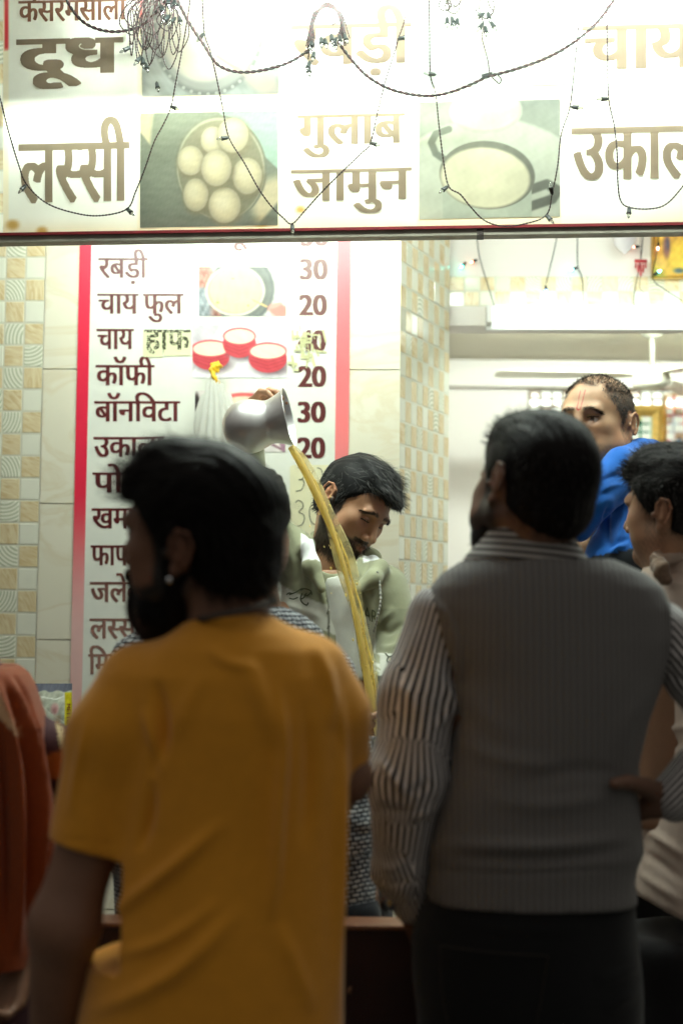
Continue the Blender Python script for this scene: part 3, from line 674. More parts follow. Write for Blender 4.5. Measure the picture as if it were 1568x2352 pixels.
def head_shape(f, c, R, s, full=1.0, lid=.35, k=1.0):
    T = lambda p: c+R@(np.asarray(p, float)*s)
    E = lambda p, r, kk, sub=False: f.ell(T(p), np.asarray(r)*s, kk, R, sub)
    C = lambda a, b, ra, rb, kk, sub=False: f.cone(T(a), T(b), ra*s, rb*s, kk, sub)
    E((0, .014, .042), (.076, .097, .080), .01)
    E((0, -.03, .012), (.066*full, .066, .088), .03)
    E((0, -.04, -.035), (.057*full, .056, .066), .03)
    for e in (-1, 1):
        C((e*.054*full, .0, -.05), (e*.018, -.074, -.096), .022*full, .018, .03)
        E((e*.043, -.062, -.018), (.024*full, .024, .022), .022)
        E((e*.046*full, -.045, -.055), (.026*full, .032, .03), .025)
    E((0, -.083, -.096), (.024, .017, .018), .018)
    C((-.036, -.089, .022), (.036, -.089, .022), .011, .011, .016)
    for e in (-1, 1):
        E((e*.032, -.104, .001), (.0185, .017, .0105), .012, True)
        E((e*.032, -.0790, .000), (.0135, .0135, .0130), .003)
        h = .0075-.006*lid
        f.chain([T((e*.017, -.0885, -.001+h*.3)), T((e*.026, -.0930, h)), T((e*.036, -.0925, h+.0005)), T((e*.047, -.0830, h*.3))], [.0026*s]*4, .004, .002)
        f.chain([T((e*.019, -.0880, -.004)), T((e*.030, -.0915, -.0085)), T((e*.045, -.0825, -.004))], [.0022*s]*3, .005, .002)
        f.chain([T((e*.012, -.0955, .0215)), T((e*.028, -.0995, .0250)), T((e*.050, -.0860, .0190))], [.0040*s, .0045*s, .003*s], .008, .004)
    C((0, -.094, .012), (0, -.116, -.031), .0075, .0105, .014)
    E((0, -.1185, -.037), (.0105, .0105, .009), .006)
    for e in (-1, 1):
        E((e*.0135, -.107, -.0415), (.0085, .0105, .0080), .005)
        E((e*.0085, -.113, -.0495), (.0045, .006, .0035), .003, True)
    f.chain([T((-.023, -.093, -.068)), T((-.008, -.1035, -.0635)), T((0, -.1035, -.0645)), T((.008, -.1035, -.0635)), T((.023, -.093, -.068))], [.0035*s, .0055*s, .005*s, .0055*s, .0035*s], .006, .003)
    f.chain([T((-.020, -.0935, -.072)), T((0, -.1015, -.0765)), T((.020, -.0935, -.072))], [.0035*s, .0068*s, .0035*s], .006, .003)
    f.chain([T((-.023, -.097, -.0695)), T((0, -.1085, -.0700)), T((.023, -.097, -.0695))], [.0014*s]*3, .002, .001) if False else None
    E((0, -.110, -.0700), (.022, .008, .0013), .002, True)
    for e in (-1, 1):
        E((e*.0735, .012, -.002), (.009, .018, .029), .008)
        E((e*.0830, .016, .006), (.006, .0165, .0235), .003)
        E((e*.0900, .010, .001), (.007, .0085, .0125), .004, True)
        E((e*.0890, .012, .016), (.004, .008, .006), .003, True)
        P = [(-.010, -.006), (-.007, .018), (.006, .030), (.022, .026), (.028, .010), (.022, -.008), (.012, -.020)]
        f.chain([T((e*(.0835+.004*(a > 0)), .012+a, z)) for a, z in P], [.0032*s]*7, .003, .002)
        E((e*.0790, .006, -.029), (.0065, .0085, .0105), .006)
        E((e*.0860, -.005, -.004), (.0040, .0045, .0075), .003)
    return T
def local(V, c, R, s): return ((V-c)@R)/s
def skin_paint(V, c, R, s, base, beard=0.0, lips=1.0, stubble=0.0, brows=True, iris=None):
    b = np.array(base, float); Q = local(V, c, R, s); x, y, z = Q.T; ax = np.abs(x)
    C = b[None]*(1+.10*vnoise(V, 60, 3)[:, None])
    inh = (np.abs(z) < .16)&(np.abs(y) < .16)&(ax < .12)
    mx = lambda m, col: np.where(inh[:, None], C*(1-m[:, None])+np.asarray(col)*m[:, None], C)
    C = mx(.35*np.exp(-((ax-.04)**2+(z+.03)**2)/.0006)*(y < -.03), b*[1.1, .8, .72])
    C = mx(.40*sst(.070, .080, ax), b*[1.12, .82, .75])
    C = mx(.45*np.exp(-(((ax-.032)/.022)**2+((z+.006)/.012)**2)**2)*(y < -.05), b*[.62, .52, .5])
    lip = np.exp(-((ax/.023)**2+((z+.0705)/.0085)**2)**2)*(y < -.085); C = mx(.8*lip*lips, b*[.82, .48, .45])
    bm = beard_mask(Q); mcol = np.array((.013, .011, .009))
    C = mx(np.clip(bm*max(beard, 0), 0, 1), mcol); C = mx(np.clip(bm*stubble, 0, 1)*(.7+.3*vnoise(V, 900, 2)), b*.25+.01)
    if brows:
        bz = .0225+.06*(ax-.010)-.0135*sst(.030, .056, ax); m = (1-sst(.0022, .0055, np.abs(z-bz)))*sst(.008, .013, ax)*(1-sst(.047, .056, ax))*(y < -.06); C = mx(m*.7, (.02, .016, .013))
    # eyeball: white, iris, pupil, lash line
    eye = ((ax-.032)/.0135)**2+((y+.0790)/.0136)**2+(z/.0131)**2
    vis = (np.abs(eye-1) < .16)&(y < -.083)&(np.abs(z+.0005) < (.0066 if iris else .002))
    C[vis&inh] = (.62, .58, .54)
    if iris:
        ir = ((ax-.032-iris[0]*np.sign(x))**2+(z-iris[1])**2)**.5; C[vis&inh&(ir < .0058)] = (.035, .018, .010)
    lash = (np.abs(z-(.0050 if iris else -.003)) < .0016)&(np.abs(ax-.032) < .0145)&(y < -.078); C[lash&inh] = (.012, .010, .009)
    return C
def beard_mask(Q):
    x, y, z = Q.T; ax = np.abs(x)
    line = -.060+.45*np.clip(y+.055, 0, .1)
    m = (1-sst(-.006, .006, z-line))*sst(-.150, -.128, z)*(1-sst(.010, .030, y))
    m = np.maximum(m, sst(.052, .060, ax)*(1-sst(-.004, .006, y))*sst(-.038, -.028, y)*(1-sst(.02, .03, z))*sst(-.12, -.1, z))
    mo = (1-sst(.026, .036, ax))*(1-sst(-.0515, -.0485, z))*sst(-.0640, -.0605, z)*(y < -.08); m = np.maximum(m, mo)
    lip = np.exp(-((ax/.021)**2+((z+.0715)/.0075)**2)**2)*(y < -.08); m = m*(1-lip)
    ch = np.exp(-(((ax-.017)/.010)**2+((z+.084)/.006)**2))*(y < -.07); return np.clip(m*(1-.6*ch), 0, 1)
def hair_mesh(c, R, s, h, t=(.010, .012, .012), line=.072, nape=-.06, quiff=.0, extra=(), seed=1, ridge=.0025, full=1.0, temple=.0, post=()):
    f = Field(c-.21*s, c+.21*s, h); T = lambda p: c+R@(np.asarray(p, float)*s)
    E = lambda p, r, kk, sub=False: f.ell(T(p), np.asarray(r)*s, kk, R, sub)
    E((0, .014, .042), (.078+t[0], .099+t[1], .082+t[2]), .01)
    E((0, .05, -.015), (.066+t[0]*.5, .052+t[1]*.5, .06), .03)
    E((0, -.03, .012), (.066*full+t[0]*.8, .066+t[1]*.6, .086+t[2]*.8), .03)
    if quiff: E((0, -.045, .095), (.058, .05, .03+quiff), .03)
    for p, r in extra: E(p, r, .025)
    def front(x, y, z):
        X, Y, Z = ((R[0, i]*(x-c[0])+R[1, i]*(y-c[1])+R[2, i]*(z-c[2]))/s for i in range(3))
        return np.maximum((Y+.020+temple+.84*Z)*.766, Z-line-.16*np.abs(X))*s
    f.comb(front, c-.2*s, c+.2*s, .008, True)
    E((0, -.06, -.10), (.12, .085, .095), .012, True)
    for e in (-1, 1): E((e*.098, .014, -.010), (.034, .026, .040), .008, True)
    E((0, .03, nape-.09), (.14, .14, .09), .015, True)
    for p, r in post: E(p, r, .02)
    V, F = f.mesh(); V = relax(V, F, 2, .4); N = vnorm(V, F); Q = local(V, c, R, s)
    u = Q@np.array([1, .15, .1]); w = np.sin(u*420+3*vnoise(V, 45, seed))+np.sin(u*190+4*vnoise(V, 30, seed+1))
    V = V+N*(ridge*.5*w*(.5+.5*vnoise(V, 25, seed+2))+.003*vnoise(V, 50, seed+4))[:, None]
    return V, F, N
def strands(V, N, roots, comb, L, wid, lift, seed, wave=.15, segs=5, cols=((.010, .009, .008), (.03, .024, .02))):
    """fine flat hairs combed over a surface; comb(points)->direction"""
    g = np.random.default_rng(seed); P = V[roots].copy(); n = N[roots]; k = len(P); out = []; l = (L if np.ndim(L) == 0 else np.asarray(L)[:, None])*g.uniform(.6, 1.25, k)[:, None]
    P = P+g.normal(0, .0012, P.shape)-n*.001; d = comb(P); d = d+g.normal(0, wave, d.shape)
    for i in range(segs):
        out.append(P.copy()); t = i/(segs-1)
        q = d+n*(lift*(1-1.9*t)); q = q/(np.linalg.norm(q, axis=1)[:, None]+1e-9); P = P+q*l/(segs-1)
    side = np.cross(d, n); side /= np.linalg.norm(side, axis=1)[:, None]+1e-9
    A = []
    for i, q in enumerate(out):
        w = wid*(1-.75*(i/(segs-1))**2); A += [q-side*w/2, q+side*w/2]
    A = np.stack(A, 1); VV = A.reshape(-1, 3); b = (np.arange(k)*2*segs)[:, None, None]; s = np.arange(segs-1)[None, :, None]*2
    FF = (b+s+np.array([0, 1, 3, 2])[None, None]).reshape(-1, 4)
    t = g.uniform(0, 1, k)[:, None]; C = np.repeat(np.array(cols[0])[None]*(1-t)+np.array(cols[1])[None]*t, 2*segs, 0)
    return VV, FF, C
def add_hair(name, parent, V, F, N, c, R, s, comb, n, L, wid=.0013, lift=.25, seed=1, cols=((.005, .0045, .0045), (.018, .015, .013)), wave=.15, bald=None):
    g = np.random.default_rng(seed); Q = local(V, c, R, s); ok = np.arange(len(V))
    if n:
        r = g.choice(ok, n); L = L(Q[r]) if callable(L) else L; SV, SF, SC_ = strands(V, N, r, comb, L, wid, lift, seed+3, wave, cols=cols)
        VV = np.concatenate([V, SV]); FF = np.concatenate([F, SF+len(V)]); CC = np.concatenate([np.tile(np.array(cols[0])*.8, (len(V), 1)), SC_])
    else: VV, FF, CC = V, F, np.tile(np.array(cols[0])*.8, (len(V), 1))
    return mesh_obj(name, VV, FF, M_HAIR, parent, CC)
def hand_shape(f, w, fd, pn, side=1, curl=(.5, .5, .4), s=1.0, thumb=(.5, .9), spread=.12):
    """wrist point, finger direction, direction the palm faces; side=+1 puts the thumb at fd x pn"""
    fd = np.asarray(fd, float); fd /= np.linalg.norm(fd); pn = np.asarray(pn, float); pn = pn-fd*(pn@fd); pn /= np.linalg.norm(pn); tt = np.cross(fd, pn)*side
    w = np.asarray(w, float)
    for i in range(4):
        b = w+(fd*(.088-.004*abs(i-1))+tt*(.030-.0195*i))*s; f.cone(w+tt*(.014-.009*i)*s, b, .0175*s, .0115*s, .010)
        d = fd+tt*spread*(1.2-i*.8); d /= np.linalg.norm(d); a = 0; p = b; l = (.98, 1.08, 1.0, .8)[i]; pts = [b]
        for j, ln in enumerate((.043, .027, .021)):
            a += curl[j]*(1+.1*i); q = d*math.cos(a)+pn*math.sin(a); p = p+q*ln*l*s; pts.append(p)
        f.chain(pts, [.0093*s, .0084*s, .0076*s, .0062*s], .004, .0025)
    b = w+(fd*.018+tt*.022+pn*.008)*s; q = fd*math.cos(thumb[0])+tt*math.sin(thumb[0])+pn*thumb[1]*.4; q /= np.linalg.norm(q)
    p1 = b+q*.042*s; q2 = fd*math.cos(thumb[0]*.5)+tt*math.sin(thumb[0]*.3)+pn*thumb[1]; q2 /= np.linalg.norm(q2); p2 = p1+q2*.032*s; p3 = p2+q2*.024*s
    f.chain([b, p1, p2, p3], [.0155*s, .0120*s, .0100*s, .0078*s], .010, .004)
def sil(rows, Y, ry, dy=None):
    """outline rows (y, left, right) in view pixels at depth Y -> body slices"""
    out = []
    for i, q in enumerate(rows):
        r = ry[i] if isinstance(ry, (list, tuple)) else ry; yy = Y if dy is None else Y+dy[i]
        a, b = W(q[1], q[0], yy), W(q[2], q[0], yy); out.append(((a+b)/2, (b[0]-a[0])/2, r))
    return out
def tcoords(V, segs):
    """(around, along) cloth coordinates from the nearest limb or trunk axis; the seam faces away from the street"""
    best = np.full(len(V), 1e9); o = np.zeros((len(V), 3))
    for a, b_, r in segs:
        a, b_ = np.asarray(a, float), np.asarray(b_, float); d = b_-a; L = np.linalg.norm(d); d = d/L
        t = np.clip((V-a)@d, -.03, L+.03); q = V-a-t[:, None]*d; n = np.linalg.norm(q, axis=1); m = n/r
        e2 = np.array([0, -1.0, 0]); e2 = e2-d*(e2@d); e2 /= np.linalg.norm(e2); e1 = np.cross(e2, d)
        ang = np.arctan2(q@e1, q@e2); k = m < best; best[k] = m[k]; o[k, 0] = (ang*r)[k]; o[k, 1] = ((V-a)@d)[k]; o[k, 2] = r
    return o
def pattern(name, fn, col=(.5, .5, .5), rough=.9):
    def bl(nt, N, L, p, src):
        a = N.new('ShaderNodeAttribute'); a.attribute_name = 'tc'; fn(nt, N, L, p, a.outputs['Vector'])
    return mat(name, col, rough, build=bl, sheen=.15, spec=.2)
def ramp(N, stops, const=False):
    r = N.new('ShaderNodeValToRGB'); e = r.color_ramp.elements; r.color_ramp.interpolation = 'CONSTANT' if const else 'LINEAR'
    while len(e) < len(stops): e.new(.5)
    for q, (p, c) in zip(e, stops): q.position = p; q.color = (*c, 1)
    return r
def wave1(N, L, vec, axis, period, dist=.0):
    w = N.new('ShaderNodeTexWave'); w.wave_profile = 'SIN'; w.bands_direction = axis; w.inputs['Scale'].default_value = 2*math.pi/period/20
    w.inputs['Distortion'].default_value = dist; w.inputs['Detail'].default_value = 0; L.new(vec, w.inputs['Vector']); return w
def p_stripe(period, c0, c1, axis='X', pos=.5, dist=.0):
    def fn(nt, N, L, p, vec):
        w = wave1(N, L, vec, axis, period, dist); r = ramp(N, [(pos-.12, c0), (pos+.12, c1)]); L.new(w.outputs['Fac'], r.inputs[0])
        n = N.new('ShaderNodeTexNoise'); n.inputs['Scale'].default_value = 350; L.new(vec, n.inputs['Vector'])
        m = N.new('ShaderNodeMixRGB'); m.blend_type = 'MULTIPLY'; m.inputs[0].default_value = .35; L.new(r.outputs[0], m.inputs[1]); L.new(n.outputs['Fac'], m.inputs[2])
        L.new(m.outputs[0], p.inputs['Base Color'])
    return fn
def p_rib(period, c0, c1):
    def fn(nt, N, L, p, vec):
        w = wave1(N, L, vec, 'X', period); w2 = wave1(N, L, vec, 'Y', .0042, 1.0); ml = N.new('ShaderNodeMath'); ml.operation = 'MULTIPLY_ADD'; ml.inputs[1].default_value = .35; L.new(w2.outputs['Fac'], ml.inputs[0]); L.new(w.outputs['Fac'], ml.inputs[2])
        r = ramp(N, [(.05, c0), (1.0, c1)]); L.new(ml.outputs[0], r.inputs[0]); L.new(r.outputs[0], p.inputs['Base Color'])
        b = N.new('ShaderNodeBump'); b.inputs['Strength'].default_value = .7; b.inputs['Distance'].default_value = .0018; L.new(ml.outputs[0], b.inputs['Height']); L.new(b.outputs[0], p.inputs['Normal'])
    return fn
def p_knit(bw, bh, c0, c1):
    def fn(nt, N, L, p, vec):
        n = N.new('ShaderNodeTexNoise'); n.inputs['Scale'].default_value = 60; L.new(vec, n.inputs['Vector'])
        ad = N.new('ShaderNodeMixRGB'); ad.blend_type = 'ADD'; ad.inputs[0].default_value = .006; L.new(vec, ad.inputs[1]); L.new(n.outputs['Color'], ad.inputs[2])
        b = N.new('ShaderNodeTexBrick'); b.inputs['Scale'].default_value = 1; b.inputs['Brick Width'].default_value = bw; b.inputs['Row Height'].default_value = bh; b.inputs['Mortar Size'].default_value = bh*.24; b.inputs['Mortar Smooth'].default_value = .5
        b.inputs['Color1'].default_value = (*c1, 1); b.inputs['Color2'].default_value = (*[q*.7 for q in c1], 1); b.inputs['Mortar'].default_value = (*c0, 1); L.new(ad.outputs[0], b.inputs['Vector'])
        n2 = N.new('ShaderNodeTexNoise'); n2.inputs['Scale'].default_value = 22; n2.inputs['Detail'].default_value = 2; L.new(vec, n2.inputs['Vector'])
        r = ramp(N, [(.42, (1, 1, 1)), (.62, (.12, .14, .18))]); L.new(n2.outputs['Fac'], r.inputs[0])
        m = N.new('ShaderNodeMixRGB'); m.blend_type = 'MULTIPLY'; m.inputs[0].default_value = .55; L.new(b.outputs['Color'], m.inputs[1]); L.new(r.outputs[0], m.inputs[2]); L.new(m.outputs[0], p.inputs['Base Color'])
        bp_ = N.new('ShaderNodeBump'); bp_.inputs['Strength'].default_value = 1; bp_.inputs['Distance'].default_value = .003; bp_.invert = True; L.new(b.outputs['Fac'], bp_.inputs['Height']); L.new(bp_.outputs[0], p.inputs['Normal'])
    return fn
def legs(parent, hip, rx, ry, zfoot, m, face=0.0, top=None):
    """trousers and shoes down to the ground"""
    h = np.asarray(hip, float); f = Field(h+[-rx-.08, -ry-.1, zfoot-h[2]], h+[rx+.08, ry+.1, .06], .012); dx = rx*.5
    f.loft([(h+[0, 0, .05], rx*.98, ry), (h+[0, 0, -.02], rx, ry), (h+[0, 0, -.12], rx*.98, ry)], .02)
    fx, fy = math.sin(face), -math.cos(face)
    for e in (-1, 1):
        a = h+[e*dx, 0, -.1]; k = np.array([h[0]+e*dx*.95+fx*.02, h[1]+fy*.02, zfoot+.48]); q = np.array([h[0]+e*dx*.95, h[1], zfoot+.09])
        f.chain([a, k, q], [rx*.50, .075, .062], .05, .03)
    V, F = f.mesh(); V = relax(V, F, 2); V = V+vnorm(V, F)*(.006*vnoise(V*[1, 1, 1.6], 22, 4))[:, None]
    mesh_obj('trousers', V, F, m, parent)
    for e in (-1, 1):
        a = np.array([h[0]+e*dx*.95, h[1], zfoot+.045]); g = Field(a-.2, a+.2, .01)
        g.chain([a-[fx*.05, fy*.05, 0], a+[fx*.06, fy*.06, -.005], a+[fx*.15, fy*.15, -.015]], [.045, .042, .032], .01, .02); g.cutz(zfoot+.004, False)
        V, F = g.mesh(); mesh_obj('shoe', V, F, M_SHOE, parent)
def garment(f, name, m, parent, seed, amp=.003, freq=30, fold=(), tc=None, col=None, rel=2, stretch=(1, 1, .55)):
    V, F = f.mesh(); V = relax(V, F, rel); N = vnorm(V, F)
    V = V+N*(amp*vnoise(V*np.array(stretch), freq, seed)+amp*.5*vnoise(V*np.array(stretch), freq*2.3, seed+2))[:, None]
    if fold: V = folds(V, F, fold)
    o = mesh_obj(name, V, F, m, parent, col(V) if col else None, {'tc': tcoords(V, tc)} if tc else None)
    return o, V, F
# ------------------------------------------------------------------ the bearded man in the orange T-shirt
def orange_man():
    Y = 2.15; c = W(462.3, 1232.6, Y); R = Rm(rad(-114.7), rad(-5.6), rad(15.3)); s = 1.12
    t = thing('person', 'bearded man in an orange T-shirt looking left, seen from behind nearest the camera', 'person', (c[0], Y, 0))
    base = (.21, .105, .062)
    f = Field(c-[.2, .2, .25], c+[.2, .2, .2], .004); T = head_shape(f, c, R, s)
    nb = W(520, 1440, Y-.0); f.cone(T((0, .03, -.04)), nb, .062, .068, .03)
    V, F = f.mesh(); parts = [(relax(V, F, 1, .4), F)]
    sh, el, wr = W(285, 1600, Y-.02), W(148, 2125, Y-.04), W(118, 2470, Y+.06)
    g = Field(np.array([c[0]-.42, Y-.3, .45]), np.array([c[0]+.36, Y+.42, c[2]-.1]), .0075)
    g.loft([(W(500, 1440, Y), .06, .06), (W(510, 1560, Y), .15, .09), (W(530, 1800, Y), .14, .09), (W(500, 2300, Y), .15, .1)], .01)
    g.chain([W(300, 1600, Y), W(204, 1935, Y-.025), el, wr], [.040, .043, .050, .033], .02, .02)
    rs, re, rw = W(725, 1560, Y), W(800, 1785, Y+.03), W(720, 1900, Y+.24)
    g.chain([rs, re, rw], [.036, .034, .03], .02, .02)
    hand_shape(g, wr, (wr-el)/np.linalg.norm(wr-el), (1, 0, 0), 1, (.4, .5, .4)); hand_shape(g, rw, rw-re, (-.6, .2, -.6), -1, (.4, .5, .4))
    V2, F2 = g.mesh(); parts.append((relax(V2, F2, 2), F2)); V, F = join(parts)
    mesh_obj('body', V, F, M_SKIN, t, skin_paint(V, c, R, s, base, beard=1.0))
    # beard
    f = Field(c-[.26, .22, .28], c+[.2, .2, .1], .0045)
    for p, r in (((0, -.078, -.105), (.048, .036, .050)), ((0, -.055, -.125), (.052, .048, .040)), ((.045, -.03, -.085), (.026, .045, .05)), ((-.045, -.03, -.085), (.026, .045, .05)), ((.062, -.002, -.045), (.014, .022, .05)), ((0, -.101, -.058), (.030, .010, .008))): f.ell(T(p), np.array(r)*s, .02, R)
    V, F = f.mesh(); V = relax(V, F, 1); N = vnorm(V, F); V = V+N*(.004*vnoise(V, 90, 2))[:, None]
    add_hair('beard', t, V, F, N, c, R, s, lambda P: np.tile(R@np.array([0, -.3, -1.0]), (len(P), 1)), 900, .022, .0012, .5, 5, wave=.4)
    V, F, N = hair_mesh(c, R, s, .0045, (.008, .007, .006), .060, -.085, .006, [((0, .062, -.035), (.066, .05, .05))], 2, .003, post=[((0, -.082, .074), (.052, .026, .020)), ((.03, -.080, .062), (.03, .014, .014))])
    cb = lambda P: np.where((local(P, c, R, s)[:, 2:3] > .05), R@np.array([.3, -1, .0]), R@np.array([0, .5, -1.0]))
    add_hair('hair', t, V, F, N, c, R, s, cb, 3600, .034, .0013, .42, 8, wave=.3)
    b = MB(); e = T((.087, .004, -.038)); b.lathe(e, R@np.array([1, -.2, 0]), [(-.002, 0), (-.002, .005), (.003, .0055), (.006, .003), (.0065, 0)], 16); b.obj('ear_stud', mat('bright_stud', (.8, .85, .9), .08, 1.0), t, True)
    # bead string round the neck
    b = MB(); P0 = [W(462, 1422, Y-.072), W(508, 1412, Y-.092), W(556, 1402, Y-.094), W(604, 1392, Y-.075), W(632, 1378, Y), W(560, 1368, Y+.07), W(480, 1392, Y+.07), W(450, 1418, Y)]
    P = spline(P0+[P0[0]], 8)
    for q in P[::1]: b.lathe(q-[0, 0, .0045], (0, 0, 1), [(0, .0005), (.0015, .0036), (.0045, .005), (.0075, .0036), (.009, .0005)], 8)
    b.obj('bead_necklace', mat('dark_beads', (.05, .042, .036), .25), t, True)
    # T-shirt
    f = Field(np.array([c[0]-.36, Y-.26, .55]), np.array([c[0]+.34, Y+.30, c[2]-.08]), .0048)
    rows = [(1398, 478, 598), (1425, 430, 655), (1452, 396, 705), (1490, 338, 750), (1550, 274, 780), (1640, 258, 795), (1760, 262, 797), (1900, 250, 796), (2050, 222, 790), (2150, 206, 786), (2250, 190, 784), (2352, 172, 782), (2500, 170, 785)]
    f.loft(sil(rows, Y, [.045, .075, .092, .108, .120, .128, .130, .132, .138, .142, .145, .147, .15]), .02, 2.2, rad(-6))
    f.chain([W(318, 1578, Y), W(262, 1690, Y-.02), W(202, 1935, Y-.03)], [.062, .063, .0565], .03, .03)
    f.chain([W(712, 1545, Y), W(764, 1640, Y+.01), W(791, 1728, Y+.03)], [.060, .052, .039], .03, .03)
    ax = W(200, 1948, Y)-W(270, 1700, Y); ax /= np.linalg.norm(ax); q = W(200, 1948, Y-.03)
    def cuff(x, y, z): return np.maximum(np.maximum(-((x-q[0])*ax[0]+(y-q[1])*ax[1]+(z-q[2])*ax[2]), x-(q[0]+.115)), 0*x)*1.0-.0
    f.comb(lambda x, y, z: np.maximum(-((x-q[0])*ax[0]+(y-q[1])*ax[1]+(z-q[2])*ax[2])+0, x-(q[0]+.058)), q-[.14, .14, .14], q+[.06, .14, .05], .002, sub=True)
    nb2 = W(535, 1396, Y); f.ell(nb2+[0, 0, .02], (.068, .058, .035), .006, sub=True)
    fo = [([(640, 1560), (650, 1700), (640, 1850), (632, 2000), (620, 2120)], 13, .016), ([(560, 1500), (600, 1600), (640, 1720)], 24, .008),
          ([(228, 2130), (300, 2070), (400, 1990), (520, 1880)], 16, .011), ([(185, 2330), (300, 2290), (420, 2220), (560, 2080)], 20, .010), ([(240, 2200), (380, 2160), (520, 2060)], 15, .006),
          ([(775, 1560), (786, 1700), (780, 1900), (776, 2100), (774, 2330)], 12, .010), ([(720, 1470), (752, 1560), (764, 1680)], 16, .008), ([(360, 1560), (375, 1680), (352, 1790)], 14, -.012), ([(352, 1790), (340, 1890), (318, 1960)], 12, -.010),
          ([(205, 1640), (185, 1740), (160, 1880)], 10, .006), ([(330, 1620), (360, 1720), (372, 1790)], 12, .007), ([(700, 1600), (712, 1760), (700, 1960)], 16, -.008), ([(470, 1480), (520, 1520), (600, 1540)], 14, .005), ([(640, 2120), (680, 2220), (720, 2330)], 18, .006), ([(400, 1700), (440, 1600), (470, 1540)], 20, .004)]
    fo = [(l, w, a*1.25) for l, w, a in fo]+[([(122, 1925), (200, 1934), (290, 1938)], 2.5, -.003), ([(452, 1428), (520, 1424), (610, 1410)], 4, .003)]
    garment(f, 'tshirt', cloth('orange_cotton', (.74, .315, .020), .8, .05, 40, .2, 700, .3), t, 3, .0035, 16, fo)
    legs(t, W(470, 2520, Y)+[0, 0, -.02], .19, .14, .004, M_TROUSER, rad(180))
    return t
orange_man()

